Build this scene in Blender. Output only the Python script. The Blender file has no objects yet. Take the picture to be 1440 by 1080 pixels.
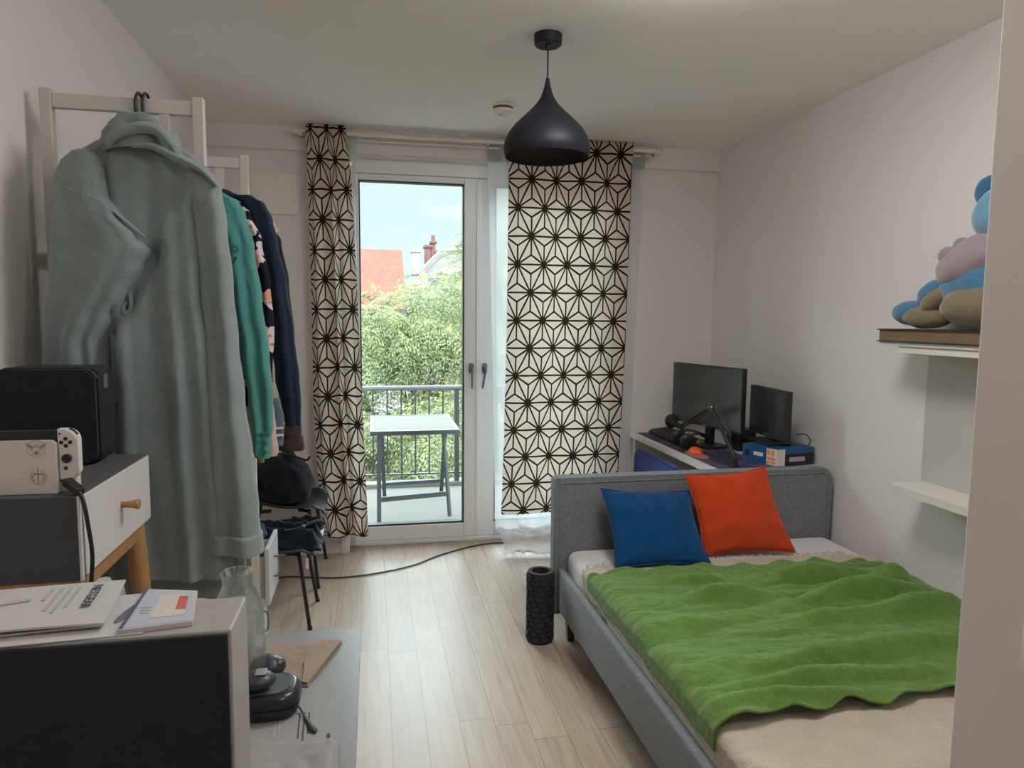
import bpy, bmesh, math, random
from math import sin, cos, pi, radians, sqrt, atan2
from mathutils import Vector, Matrix, Euler, noise
random.seed(7)
SC = bpy.context.scene
COL = SC.collection
V = Vector

# ------------------------------------------------------------------ camera model (1440 x 1080)
FPX = 984.4
YAW, PITCH, ROLL = 0.195181, 0.0941816, -0.00807653
EYE = V((0.0, 0.0, 1.5))
_f = V((sin(YAW)*cos(PITCH), cos(YAW)*cos(PITCH), -sin(PITCH)))
_r = V((cos(YAW), -sin(YAW), 0.0))
_d = _f.cross(_r)
R_ = _r*cos(ROLL) + _d*sin(ROLL)
D_ = _d*cos(ROLL) - _r*sin(ROLL)
F_ = _f
def ray(u, v): return R_*((u-720)/FPX) + D_*((v-540)/FPX) + F_
def PX(u, v, x): d = ray(u, v); return EYE + d*(x/d.x)
def PY(u, v, y): d = ray(u, v); return EYE + d*(y/d.y)
def PZ(u, v, z): d = ray(u, v); return EYE + d*((z-EYE.z)/d.z)

# ------------------------------------------------------------------ materials
def lin(c):
    c = c/255.0
    return c/12.92 if c <= 0.04045 else ((c+0.055)/1.055)**2.4
def rgb(r, g, b): return (lin(r), lin(g), lin(b), 1.0)

class NT:
    def __init__(s, m):
        s.t = m.node_tree; s.n = s.t.nodes; s.l = s.t.links
    def new(s, kind, **kw):
        n = s.n.new(kind)
        for k, v in kw.items(): setattr(n, k, v)
        return n
    def link(s, a, b): s.l.new(a, b)
    def math(s, op, a, b=None, c=None, clamp=False):
        n = s.new('ShaderNodeMath', operation=op, use_clamp=clamp)
        for i, x in enumerate((a, b, c)):
            if x is None: continue
            if isinstance(x, (int, float)): n.inputs[i].default_value = x
            else: s.link(x, n.inputs[i])
        return n.outputs[0]
    def mix(s, fac, a, b):
        n = s.new('ShaderNodeMix', data_type='RGBA')
        for sock, x in ((n.inputs[0], fac), (n.inputs[6], a), (n.inputs[7], b)):
            if isinstance(x, (int, float, tuple)): sock.default_value = x
            else: s.link(x, sock)
        return n.outputs[2]
    def ramp(s, x, stops):
        n = s.new('ShaderNodeValToRGB'); e = n.color_ramp.elements
        while len(e) < len(stops): e.new(0.5)
        for q, (p, c) in zip(e, stops): q.position = p; q.color = c
        s.link(x, n.inputs[0]); return n.outputs[0]
    def noise(s, vec, scale, detail=4, rough=0.55):
        n = s.new('ShaderNodeTexNoise'); n.inputs['Scale'].default_value = scale
        n.inputs['Detail'].default_value = detail; n.inputs['Roughness'].default_value = rough
        if vec is not None: s.link(vec, n.inputs['Vector'])
        return n.outputs['Fac']
    def mapping(s, vec, scale=(1, 1, 1), rot=(0, 0, 0), loc=(0, 0, 0)):
        n = s.new('ShaderNodeMapping'); n.inputs['Scale'].default_value = scale
        n.inputs['Rotation'].default_value = rot; n.inputs['Location'].default_value = loc
        s.link(vec, n.inputs['Vector']); return n.outputs[0]

MATS = {}
def base_mat(name):
    m = bpy.data.materials.new(name); m.use_nodes = True
    t = NT(m); p = t.n['Principled BSDF']; o = t.n['Material Output']
    return m, t, p, o

def mat(name, col, rough=0.6, metal=0.0, var=0.06, vscale=6.0, bump=0.0, bscale=200.0, spec=0.5, sheen=0.0, aniso=None, coat=0.0):
    """plain procedural surface: a colour that varies a little, optional fine relief"""
    if name in MATS: return MATS[name]
    m, t, p, o = base_mat(name)
    tc = t.new('ShaderNodeTexCoord'); vec = tc.outputs['Object']
    if aniso: vec2 = t.mapping(vec, scale=aniso)
    else: vec2 = vec
    f = t.noise(vec2, vscale)
    a = tuple(max(0, c*(1-var)) for c in col[:3])+(1,); b = tuple(min(1, c*(1+var)) for c in col[:3])+(1,)
    t.link(t.mix(f, a, b), p.inputs['Base Color'])
    p.inputs['Roughness'].default_value = rough; p.inputs['Metallic'].default_value = metal
    p.inputs['Specular IOR Level'].default_value = spec
    if coat: p.inputs['Coat Weight'].default_value = coat
    if sheen: p.inputs['Sheen Weight'].default_value = sheen
    if bump:
        bn = t.new('ShaderNodeBump'); bn.inputs['Strength'].default_value = bump; bn.inputs['Distance'].default_value = 0.002
        t.link(t.noise(vec2, bscale, 3), bn.inputs['Height']); t.link(bn.outputs[0], p.inputs['Normal'])
    MATS[name] = m; return m

def cloth(name, col, translucent=0.0, var=0.1, weave=900.0, bump=0.4, rough=0.95, wr=0.0, wscale=9.0, blotch=12.0, sheen=0.15):
    """woven fabric: colour mottling, fine weave bump, optional broad wrinkle bump, optional translucency"""
    if name in MATS: return MATS[name]
    m, t, p, o = base_mat(name)
    tc = t.new('ShaderNodeTexCoord'); vec = tc.outputs['Object']
    f = t.noise(vec, blotch, 5); g = t.noise(vec, weave*0.35, 2)
    ff = t.math('ADD', t.math('MULTIPLY', f, 0.5), t.math('MULTIPLY', g, 0.5))
    a = tuple(max(0, c*(1-var)) for c in col[:3])+(1,); b = tuple(min(1, c*(1+var)) for c in col[:3])+(1,)
    c = t.ramp(ff, [(0.3, a), (0.7, b)])
    t.link(c, p.inputs['Base Color']); p.inputs['Roughness'].default_value = rough
    p.inputs['Specular IOR Level'].default_value = 0.15
    if sheen: p.inputs['Sheen Weight'].default_value = sheen; p.inputs['Sheen Roughness'].default_value = 0.5
    h = t.math('MULTIPLY', t.noise(vec, weave, 2), 0.001)
    if wr: h = t.math('ADD', h, t.math('MULTIPLY', t.noise(vec, wscale, 4, 0.6), wr))
    bn = t.new('ShaderNodeBump'); bn.inputs['Strength'].default_value = bump; bn.inputs['Distance'].default_value = 1.0
    t.link(h, bn.inputs['Height']); t.link(bn.outputs[0], p.inputs['Normal'])
    if translucent:
        tr = t.new('ShaderNodeBsdfTranslucent'); t.link(c, tr.inputs['Color'])
        mx = t.new('ShaderNodeMixShader'); mx.inputs[0].default_value = translucent
        t.link(p.outputs[0], mx.inputs[1]); t.link(tr.outputs[0], mx.inputs[2]); t.link(mx.outputs[0], o.inputs['Surface'])
    MATS[name] = m; return m

def wood(name, c1, c2, scale=(1, 12, 12), rough=0.5, nscale=5.0, spec=0.5):
    if name in MATS: return MATS[name]
    m, t, p, o = base_mat(name)
    tc = t.new('ShaderNodeTexCoord'); vec = t.mapping(tc.outputs['Object'], scale=scale)
    f = t.noise(vec, nscale, 6, 0.65)
    t.link(t.ramp(f, [(0.3, c1), (0.7, c2)]), p.inputs['Base Color']); p.inputs['Roughness'].default_value = rough; p.inputs['Specular IOR Level'].default_value = spec
    MATS[name] = m; return m

# ------------------------------------------------------------------ mesh helpers
def nb(): return bmesh.new()
def box(bm, lo, hi, bev=0.0, seg=2, mtx=None):
    lo = V(lo); hi = V(hi); c = (lo+hi)/2; s = hi-lo
    r = bmesh.ops.create_cube(bm, size=1.0)
    vs = r['verts']
    for v in vs: v.co = V((v.co.x*s.x, v.co.y*s.y, v.co.z*s.z))
    if bev:
        es = list({e for v in vs for e in v.link_edges})
        rb = bmesh.ops.bevel(bm, geom=es, offset=bev, segments=seg, affect='EDGES', profile=0.5)
        vs = list({v for f in rb['faces'] for v in f.verts} | {v for v in vs if v.is_valid})
        seen = set(vs); st = list(vs)
        while st:
            q = st.pop()
            for e in q.link_edges:
                w = e.other_vert(q)
                if w not in seen: seen.add(w); st.append(w)
        vs = list(seen)
    for v in vs:
        v.co = (mtx @ v.co if mtx is not None else v.co) + c
    return vs

def frame_of(d):
    d = d.normalized(); a = V((0, 0, 1)) if abs(d.z) < 0.9 else V((1, 0, 0))
    x = a.cross(d).normalized(); return x, d.cross(x)

def tube(bm, pts, r, n=10, caps=True, flat=1.0, closed=False, up=None):
    """sweep a circle (radius or list of radii; flat squashes it along its second axis) along points"""
    pts = [V(p) for p in pts]; N = len(pts)
    rs = r if isinstance(r, (list, tuple)) else [r]*N
    fl = flat if isinstance(flat, (list, tuple)) else [flat]*N
    rings = []; px = None
    for i, p in enumerate(pts):
        if closed: d = pts[(i+1) % N]-pts[i-1]
        else: d = pts[min(i+1, N-1)]-pts[max(i-1, 0)]
        if d.length < 1e-9: d = V((0, 0, 1))
        d.normalize()
        if px is None:
            if up is not None: x = V(up)-d*d.dot(V(up)); x.normalize()
            else: x, _ = frame_of(d)
        else:
            x = px-d*d.dot(px); x.normalize()
        px = x; y = d.cross(x)
        rings.append([bm.verts.new(p+x*(cos(2*pi*k/n)*rs[i])+y*(sin(2*pi*k/n)*rs[i]*fl[i])) for k in range(n)])
    M = N if closed else N-1
    for i in range(M):
        a, b = rings[i], rings[(i+1) % N]
        for k in range(n): bm.faces.new((a[k], a[(k+1) % n], b[(k+1) % n], b[k]))
    if caps and not closed:
        bm.faces.new(rings[0][::-1]); bm.faces.new(rings[-1])
    return rings

def cyl(bm, p0, p1, r0, r1=None, n=16): return tube(bm, [p0, p1], [r0, r0 if r1 is None else r1], n)
def bar(bm, p0, p1, w, h, bev=0.0, up=(0, 0, 1)):
    """square bar between two points"""
    p0 = V(p0); p1 = V(p1); d = p1-p0; L = d.length; d.normalize()
    u = V(up)-d*d.dot(V(up))
    if u.length < 1e-6: u = V((1, 0, 0))
    u.normalize(); s = d.cross(u)
    m = Matrix((s, d, u)).transposed()
    c = (p0+p1)/2
    return box(bm, c-V((w/2, L/2, h/2)), c+V((w/2, L/2, h/2)), bev, 2, m)

def lathe(bm, prof, c, n=48, axis=None):
    """revolve (radius, height) profile about the vertical through c"""
    c = V(c); rings = []
    for r, z in prof:
        if r < 1e-6: rings.append([bm.verts.new(c+V((0, 0, z)))])
        else: rings.append([bm.verts.new(c+V((r*cos(2*pi*k/n), r*sin(2*pi*k/n), z))) for k in range(n)])
    for a, b in zip(rings, rings[1:]):
        for k in range(n):
            q = (k+1) % n
            if len(a) == 1 and len(b) == 1: continue
            if len(a) == 1: bm.faces.new((a[0], b[q], b[k]))
            elif len(b) == 1: bm.faces.new((a[k], a[q], b[0]))
            else: bm.faces.new((a[k], a[q], b[q], b[k]))
    return rings

def sheet(bm, fn, nu, nv, uvfn=None):
    """grid surface from fn(s, t) with s, t in 0..1"""
    vs = [[bm.verts.new(fn(i/nu, j/nv)) for i in range(nu+1)] for j in range(nv+1)]
    uv = bm.loops.layers.uv.verify() if uvfn else None
    for j in range(nv):
        for i in range(nu):
            f = bm.faces.new((vs[j][i], vs[j][i+1], vs[j+1][i+1], vs[j+1][i]))
            if uv:
                for lp, (a, b) in zip(f.loops, ((i, j), (i+1, j), (i+1, j+1), (i, j+1))): lp[uv].uv = uvfn(a/nu, b/nv)
    return vs

def ball(bm, c, r, s=(1, 1, 1), rot=None, u=24, v=16):
    res = bmesh.ops.create_uvsphere(bm, u_segments=u, v_segments=v, radius=1.0)
    m = Euler(rot).to_matrix() if rot else Matrix.Identity(3)
    for q in res['verts']: q.co = m @ V((q.co.x*r*s[0], q.co.y*r*s[1], q.co.z*r*s[2])) + V(c)
    return res['verts']

def prism(bm, pts, z0, z1):
    """extrude an outline (x, y) between two heights"""
    a = [bm.verts.new((p[0], p[1], z0)) for p in pts]; b = [bm.verts.new((p[0], p[1], z1)) for p in pts]
    n = len(pts)
    bm.faces.new(a[::-1]); bm.faces.new(b)
    for i in range(n): bm.faces.new((a[i], a[(i+1) % n], b[(i+1) % n], b[i]))
    return a+b

def rrect(x0, y0, x1, y1, r, n=6):
    out = []
    for cx, cy, a0 in ((x1-r, y1-r, 0), (x0+r, y1-r, 90), (x0+r, y0+r, 180), (x1-r, y0+r, 270)):
        for k in range(n+1):
            a = radians(a0+90*k/n); out.append((cx+r*cos(a), cy+r*sin(a)))
    return out

def wpos(o):
    p = V((0, 0, 0))
    while o is not None: p += o.location; o = o.parent
    return p

def obj(name, bm, m, parent=None, smooth=False, mods=(), ang=40):
    """link a bmesh built in world coordinates as ONE mesh object; its origin goes to the middle of its base"""
    bmesh.ops.recalc_face_normals(bm, faces=bm.faces[:])
    me = bpy.data.meshes.new(name); 
    xs = [v.co for v in bm.verts]
    lo = V((min(c.x for c in xs), min(c.y for c in xs), min(c.z for c in xs))); hi = V((max(c.x for c in xs), max(c.y for c in xs), max(c.z for c in xs)))
    org = V(((lo.x+hi.x)/2, (lo.y+hi.y)/2, lo.z))
    bmesh.ops.translate(bm, verts=bm.verts[:], vec=-org)
    bm.to_mesh(me); bm.free()
    for x in (m if isinstance(m, (list, tuple)) else [m]): me.materials.append(x)
    if smooth:
        me.polygons.foreach_set('use_smooth', [True]*len(me.polygons))
        try: me.set_sharp_from_angle(angle=radians(ang))
        except Exception: pass
    o = bpy.data.objects.new(name, me); COL.objects.link(o)
    if parent is not None:
        o.parent = parent; o.location = org-wpos(parent)
    else: o.location = org
    for kind, kw in mods:
        md = o.modifiers.new(kind.title(), kind)
        for k, v in kw.items(): setattr(md, k, v)
    return o

def tag(o, label, cat, group=None, kind=None):
    o['label'] = label; o['category'] = cat
    if group: o['group'] = group
    if kind: o['kind'] = kind
    return o
def thing(name, label, cat, loc, group=None):
    o = bpy.data.objects.new(name, None); COL.objects.link(o); o.location = V(loc); o.empty_display_size = 0.05
    return tag(o, label, cat, group)
def struct(name, bm, m, parent=None, smooth=False):
    o = obj(name, bm, m, parent, smooth)
    if parent is None: o['kind'] = 'structure'
    return o
def dup(root, delta, label=None, group=None):
    r = root.copy(); COL.objects.link(r); r.location = root.location + V(delta)
    if label: r['label'] = label
    if group: r['group'] = group
    for ch in list(root.children):
        c = ch.copy(); COL.objects.link(c); c.parent = r
        for g in list(ch.children):
            d = g.copy(); COL.objects.link(d); d.parent = c
    return r

def lettering(name, s, size, m, parent, origin, xdir, ydir, depth=0.0006, align='LEFT', bold=0.0):
    """writing as thin raised mesh; xdir runs along the line, ydir up the letters"""
    cu = bpy.data.curves.new(name, 'FONT'); cu.body = s; cu.size = size; cu.extrude = depth/2; cu.align_x = align; cu.offset = bold
    tmp = bpy.data.objects.new(name+'_source', cu); COL.objects.link(tmp)
    dg = bpy.context.evaluated_depsgraph_get()
    me = bpy.data.meshes.new_from_object(tmp.evaluated_get(dg)); bpy.data.objects.remove(tmp)
    x = V(xdir).normalized(); y = V(ydir); y = (y-x*x.dot(y)).normalized(); z = x.cross(y)
    mt = Matrix((x, y, z)).transposed().to_4x4(); mt.translation = V(origin)+z*depth*0.5
    bm = nb(); bm.from_mesh(me); bmesh.ops.transform(bm, matrix=mt, verts=bm.verts[:])
    bpy.data.meshes.remove(me)
    return obj(name, bm, m, parent)

def lerp(a, b, t): return a+(b-a)*t
def interp(tab, x):
    """piecewise-linear lookup in [(x, y), ...]"""
    if x <= tab[0][0]: return tab[0][1]
    for (x0, y0), (x1, y1) in zip(tab, tab[1:]):
        if x <= x1: return y0+(y1-y0)*(x-x0)/(x1-x0)
    return tab[-1][1]
def smooth(tab, x):
    """smooth lookup (cosine between knots)"""
    if x <= tab[0][0]: return tab[0][1]
    for (x0, y0), (x1, y1) in zip(tab, tab[1:]):
        if x <= x1:
            k = (x-x0)/(x1-x0); k = k*k*(3-2*k); return y0+(y1-y0)*k
    return tab[-1][1]
def nz(x, y, z=0.0): return noise.noise(V((x, y, z)))
SUB = lambda n: ('SUBSURF', dict(levels=n, render_levels=n))
SOL = lambda t: ('SOLIDIFY', dict(thickness=t, offset=0.0))
SKY_LOW, SKY_HIGH, SKY_TOP, SUN_E = 0.52, 8.6, 2.0, 3.0
HALL_FILL_E, ROOM_FILL_E, EXPOSURE = 34.0, 9.0, 1.0
# ------------------------------------------------------------------ the room
WL, WR, YB, ZC = -0.95, 2.30, 4.51, 2.625           # left wall, right wall, back wall, ceiling
HX, HY = 0.963, 0.97                                 # corner of the hall wall at the foot of the bed
DL, DR, DZ, DY = -0.17, 1.52, 2.44, 4.60             # balcony door opening, its top and its inner plane
def wall_paint(name, col):
    m, t, p, o = base_mat(name)
    tc = t.new('ShaderNodeTexCoord'); v = tc.outputs['Object']
    t.link(t.mix(t.noise(v, 3.0, 5), tuple(c*0.97 for c in col[:3])+(1,), col), p.inputs['Base Color'])
    p.inputs['Roughness'].default_value = 0.8; p.inputs['Specular IOR Level'].default_value = 0.2
    b = t.new('ShaderNodeBump'); b.inputs['Strength'].default_value = 0.12; b.inputs['Distance'].default_value = 0.002
    t.link(t.noise(v, 160, 4), b.inputs['Height']); t.link(b.outputs[0], p.inputs['Normal'])
    return m
M_wall = wall_paint('white wall paint', (0.78, 0.745, 0.725, 1)); M_ceil = wall_paint('ceiling paint', (0.88, 0.855, 0.84, 1))
M_white = mat('white lacquer', (0.80, 0.79, 0.77, 1), 0.35, var=0.02)
M_pvc = mat('white window plastic', (0.86, 0.87, 0.87, 1), 0.3, var=0.02)
M_gasket = mat('black rubber gasket', (0.02, 0.02, 0.025, 1), 0.5)
M_black = mat('matt black plastic', (0.016, 0.017, 0.02, 1), 0.5, bump=0.1, bscale=400)
M_steel = mat('brushed steel', (0.45, 0.45, 0.45, 1), 0.3, 1.0)
M_dsteel = mat('dark handle metal', (0.22, 0.22, 0.23, 1), 0.35, 0.9)
M_ink = mat('dark printing ink', (0.05, 0.05, 0.06, 1), 0.7)

def oak_floor():
    m, t, p, o = base_mat('oak plank floor')
    tc = t.new('ShaderNodeTexCoord'); v = tc.outputs['Object']
    sep = t.new('ShaderNodeSeparateXYZ'); t.link(v, sep.inputs[0])
    W = 0.125; L = 1.22
    row = t.math('FLOOR', t.math('DIVIDE', sep.outputs[0], W))
    wn = t.new('ShaderNodeTexWhiteNoise', noise_dimensions='1D'); t.link(row, wn.inputs['W'])
    yy = t.math('DIVIDE', t.math('ADD', sep.outputs[1], t.math('MULTIPLY', wn.outputs['Value'], L)), L)
    idx = t.math('FLOOR', yy)
    fx = t.math('FRACT', t.math('DIVIDE', sep.outputs[0], W)); fy = t.math('FRACT', yy)
    cmb = t.new('ShaderNodeCombineXYZ'); t.link(row, cmb.inputs[0]); t.link(idx, cmb.inputs[1])
    wn2 = t.new('ShaderNodeTexWhiteNoise', noise_dimensions='3D'); t.link(cmb.outputs[0], wn2.inputs['Vector'])
    off = t.new('ShaderNodeVectorMath', operation='ADD'); t.link(v, off.inputs[0])
    sc = t.new('ShaderNodeVectorMath', operation='SCALE'); t.link(wn2.outputs['Color'], sc.inputs[0]); sc.inputs['Scale'].default_value = 30
    t.link(sc.outputs[0], off.inputs[1])
    g = t.noise(t.mapping(off.outputs[0], scale=(28, 1.6, 1)), 2.2, 7, 0.62)
    g2 = t.noise(t.mapping(off.outputs[0], scale=(6, 0.8, 1)), 2.0, 4)
    c = t.ramp(g, [(0.28, (0.35, 0.265, 0.19, 1)), (0.5, (0.45, 0.35, 0.26, 1)), (0.75, (0.53, 0.42, 0.32, 1))])
    tone = t.math('ADD', t.math('MULTIPLY', wn2.outputs['Value'], 0.16), t.math('ADD', t.math('MULTIPLY', g2, 0.22), 0.79))
    vm = t.new('ShaderNodeVectorMath', operation='SCALE'); t.link(c, vm.inputs[0]); t.link(tone, vm.inputs['Scale'])
    ex = t.math('MINIMUM', fx, t.math('SUBTRACT', 1.0, fx)); ey = t.math('MINIMUM', fy, t.math('SUBTRACT', 1.0, fy))
    gx = t.math('LESS_THAN', ex, 0.011); gy = t.math('LESS_THAN', ey, 0.0013)
    gap = t.math('MAXIMUM', gx, gy)
    t.link(t.mix(t.math('MULTIPLY', gap, 0.65), vm.outputs[0], (0.12, 0.08, 0.05, 1)), p.inputs['Base Color'])
    t.link(t.math('ADD', 0.35, t.math('MULTIPLY', g, 0.16)), p.inputs['Roughness'])
    p.inputs['Specular IOR Level'].default_value = 0.5
    b = t.new('ShaderNodeBump'); b.inputs['Strength'].default_value = 0.25; b.inputs['Distance'].default_value = 0.002
    t.link(t.math('SUBTRACT', t.math('MULTIPLY', g, 0.3), gap), b.inputs['Height']); t.link(b.outputs[0], p.inputs['Normal'])
    return m
bm = nb(); box(bm, (-1.1, -2.1, -0.15), (2.45, 4.68, 0)); struct('floor', bm, oak_floor())
bm = nb(); box(bm, (-1.1, -2.1, ZC), (2.45, 4.85, ZC+0.15)); struct('ceiling', bm, M_ceil)
bm = nb(); box(bm, (-1.1, -2.1, 0), (WL, 4.85, ZC)); struct('wall_left', bm, M_wall)
bm = nb(); box(bm, (WR, HY, 0), (2.45, 4.85, ZC)); struct('wall_right', bm, M_wall)
bm = nb(); box(bm, (HX, -2.1, 0), (2.45, HY, ZC), 0.004); struct('wall_hall', bm, M_wall)
bm = nb(); box(bm, (WL, -2.1, 0), (HX, -2.0, ZC)); struct('wall_rear', bm, M_wall)
bm = nb()
box(bm, (WL, YB, 0), (DL, 4.85, ZC)); box(bm, (DR, YB, 0), (WR, 4.85, ZC)); box(bm, (DL, YB, DZ+0.04), (DR, 4.85, ZC))
struct('wall_back', bm, M_wall)
bm = nb(); box(bm, (WL, 4.465, 2.49), (WR, YB, ZC), 0.002); struct('trim_1', bm, M_wall)                 # shallow beam over the door
bm = nb(); box(bm, (WL, 4.467, 0), (-0.215, YB, 0.062), 0.002); box(bm, (WL, 4.485, 0.062), (-0.215, YB, 0.13), 0.002)
box(bm, (-0.215, 4.455, 0), (-0.165, YB, 0.155), 0.002); struct('baseboard_back', bm, M_white)
bm = nb(); box(bm, (2.285, HY, 0), (WR, YB, 0.07), 0.002); struct('baseboard_right', bm, M_white)
bm = nb(); box(bm, (WL, -2.0, 0), (WL+0.014, 4.46, 0.07), 0.002); struct('baseboard_left', bm, M_white)

# balcony double door
def glass_mat():
    m, t, p, o = base_mat('window glass'); t.n.remove(p)
    tr = t.new('ShaderNodeBsdfTransparent'); tr.inputs[0].default_value = (0.97, 0.985, 0.98, 1)
    gl = t.new('ShaderNodeBsdfGlossy'); gl.inputs['Roughness'].default_value = 0.0
    fr = t.new('ShaderNodeFresnel'); fr.inputs[0].default_value = 1.13
    wv = t.noise(t.new('ShaderNodeTexCoord').outputs['Object'], 2.0, 1)
    mx = t.new('ShaderNodeMixShader'); t.link(t.math('MULTIPLY', fr.outputs[0], t.math('ADD', 0.95, t.math('MULTIPLY', wv, 0.1))), mx.inputs[0])
    t.link(tr.outputs[0], mx.inputs[1]); t.link(gl.outputs[0], mx.inputs[2])
    t.link(mx.outputs[0], o.inputs['Surface']); return m
M_glass = glass_mat()
bm = nb()      # fixed frame round the pair
box(bm, (DL, DY-0.01, 0), (DL+0.045, 4.70, DZ), 0.003); box(bm, (DR-0.045, DY-0.01, 0), (DR, 4.70, DZ), 0.003)
box(bm, (DL+0.045, DY-0.01, DZ-0.04), (DR-0.045, 4.70, DZ+0.04), 0.003); box(bm, (DL+0.045, DY-0.02, 0.0), (DR-0.045, 4.72, 0.022), 0.003)
struct('trim_2', bm, M_pvc)
def leaf(n, x0, x1, gx0, gx1, hx, tilt):
    bm = nb(); z0, z1, g0, g1 = 0.024, DZ-0.042, 0.118, 2.36
    box(bm, (x0, DY, z0), (gx0, 4.675, z1), 0.006); box(bm, (gx1, DY, z0), (x1, 4.675, z1), 0.006)
    box(bm, (gx0, DY, z0), (gx1, 4.675, g0), 0.006); box(bm, (gx0, DY, g1), (gx1, 4.675, z1), 0.006)
    d = struct('door_%d' % n, bm, M_pvc)
    bm = nb(); w = 0.008
    for lo, hi in (((gx0, g0), (gx0+w, g1)), ((gx1-w, g0), (gx1, g1)), ((gx0, g0), (gx1, g0+w*1.4)), ((gx0, g1-w), (gx1, g1))):
        box(bm, (lo[0], DY+0.012, lo[1]), (hi[0], 4.665, hi[1]))
    obj('gasket', bm, M_gasket, d)
    bm = nb(); box(bm, (gx0+0.002, 4.635, g0+0.002), (gx1-0.002, 4.641, g1-0.002)); obj('pane', bm, M_glass, d)
    bm = nb(); prism(bm, rrect(hx-0.016, 1.13, hx+0.016, 1.2, 0.014), 0, 0.012)
    bmesh.ops.rotate(bm, verts=bm.verts[:], cent=(0, 0, 0), matrix=Matrix.Rotation(pi/2, 3, 'X'))
    bmesh.ops.translate(bm, verts=bm.verts[:], vec=(0, DY+0.0005, 0))
    cyl(bm, (hx, DY-0.01, 1.165), (hx, DY-0.045, 1.165), 0.011, 0.010)
    pl = obj('handle_plate', bm, M_dsteel, d, True)
    bm = nb(); tube(bm, [(hx, DY-0.05, 1.172), (hx+tilt*0.3, DY-0.052, 1.12), (hx+tilt, DY-0.05, 1.035)], [0.012, 0.0105, 0.009], 10, flat=0.7)
    obj('handle', bm, M_dsteel, pl, True)
    return d
leaf(1, DL+0.03, 0.678, DL+0.085, 0.585, 0.632, 0.0)
leaf(2, 0.682, DR-0.03, 0.79, DR-0.085, 0.722, -0.02)
bm = nb(); box(bm, (0.664, DY-0.008, 0.03), (0.690, DY+0.001, DZ-0.05), 0.003); struct('trim_3', bm, M_pvc)   # meeting strip

# flat white cover panel on the back wall
bm = nb(); box(bm, (-0.715, YB-0.02, 2.112), (-0.446, YB-0.0005, 2.352), 0.004)
tag(obj('wall_panel', bm, mat('cover panel white', (0.82, 0.78, 0.74, 1), 0.5)), 'square white cover panel on the back wall beside the curtain', 'panel')
# switch on the hall wall
bm = nb(); c = PX(1452, 918, HX); box(bm, c+V((-0.009, -0.04, -0.033)), c+V((-0.0003, 0.012, 0.04)), 0.003); sw = tag(obj('light_switch', bm, M_white, None, True), 'white light switch on the hall wall at the very right edge', 'light switch')
bm = nb(); box(bm, c+V((-0.012, -0.030, -0.022)), c+V((-0.0092, 0.002, 0.028)), 0.001); obj('rocker', bm, M_white, sw, True)
# ------------------------------------------------------------------ sky, sun, outside
W = bpy.data.worlds.new('Sky'); SC.world = W; W.use_nodes = True
t = NT(W); bg = t.n['Background']
geo = t.new('ShaderNodeTexCoord'); d = geo.outputs['Generated']
sep = t.new('ShaderNodeSeparateXYZ'); t.link(d, sep.inputs[0])
el = t.math('MAXIMUM', sep.outputs[2], 0.0)
cl = t.noise(t.mapping(d, scale=(2.2, 2.2, 5.0)), 2.1, 6, 0.6)
colr = t.ramp(el, [(0.0, (0.82, 0.98, 1.0, 1)), (0.2, (0.72, 0.96, 1.0, 1)), (0.7, (0.70, 0.86, 1.0, 1))])
c2 = t.mix(t.math('MULTIPLY', t.ramp(cl, [(0.36, (0, 0, 0, 1)), (0.80, (1, 1, 1, 1))]), 0.7), colr, (0.93, 1.0, 1.0, 1))
t.link(c2, bg.inputs['Color'])
# unseen sky belt brightened to light the room, dimmer towards the zenith
st = t.new('ShaderNodeValToRGB'); e = st.color_ramp.elements; e[0].position = 0.185; e[1].position = 0.32
for _p in (0.55, 0.85): e.new(_p)
for q, (pp, vv) in zip(e, ((0.185, SKY_LOW), (0.32, SKY_HIGH), (0.55, SKY_HIGH*0.8), (0.85, SKY_TOP))): q.position = pp; q.color = (vv/20, vv/20, vv/20, 1)
t.link(el, st.inputs[0]); t.link(t.math('MULTIPLY', st.outputs[0], 20.0), bg.inputs['Strength'])
su = bpy.data.lights.new('sun', 'SUN'); su.energy = SUN_E; su.angle = radians(1.0); su.color = (1.0, 0.95, 0.86)
so = bpy.data.objects.new('sun', su); COL.objects.link(so)
so.rotation_euler = V((0.45, 0.75, -1.0)).to_track_quat('-Z', 'Y').to_euler(); so.location = (-8, -10, 20)
pl = bpy.data.lights.new('door_portal', 'AREA'); pl.shape = 'RECTANGLE'; pl.size = DR-DL; pl.size_y = DZ; pl.cycles.is_portal = True
po = bpy.data.objects.new('door_portal', pl); COL.objects.link(po); po.location = ((DL+DR)/2, 4.9, DZ/2); po.rotation_euler = (-pi/2, 0, 0)

# balcony
M_conc = mat('pale balcony concrete', (0.155, 0.145, 0.122, 1), 0.85, var=0.14, vscale=5, bump=0.3, bscale=60)
BZ = 0.02
bm = nb(); box(bm, (-1.8, 4.85, -0.22), (3.2, 6.2, BZ)); box(bm, (-1.8, 4.72, -0.22), (3.2, 4.85, 0.0)); box(bm, (-1.8, 6.06, BZ), (3.2, 6.2, BZ+0.035), 0.005)
o = struct('floor_balcony', bm, M_conc)
M_rail = mat('grey galvanised railing', (0.06, 0.063, 0.067, 1), 0.5, 0.3)
M_railtop = mat('light metal handrail', (0.16, 0.163, 0.167, 1), 0.4, 0.4)
RY = 6.1
t_ = thing('balcony_railing', 'grey metal balcony railing of thin vertical bars under a round handrail', 'railing', (0.7, RY, BZ+0.035))
bm = nb(); tube(bm, [(-1.78, RY, 0.886), (3.18, RY, 0.886)], 0.022, 12); obj('handrail', bm, M_railtop, t_, True)
bm = nb(); bar(bm, (-1.78, RY, 0.13), (3.18, RY, 0.13), 0.025, 0.012); obj('bottom_rail', bm, M_rail, t_)
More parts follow.
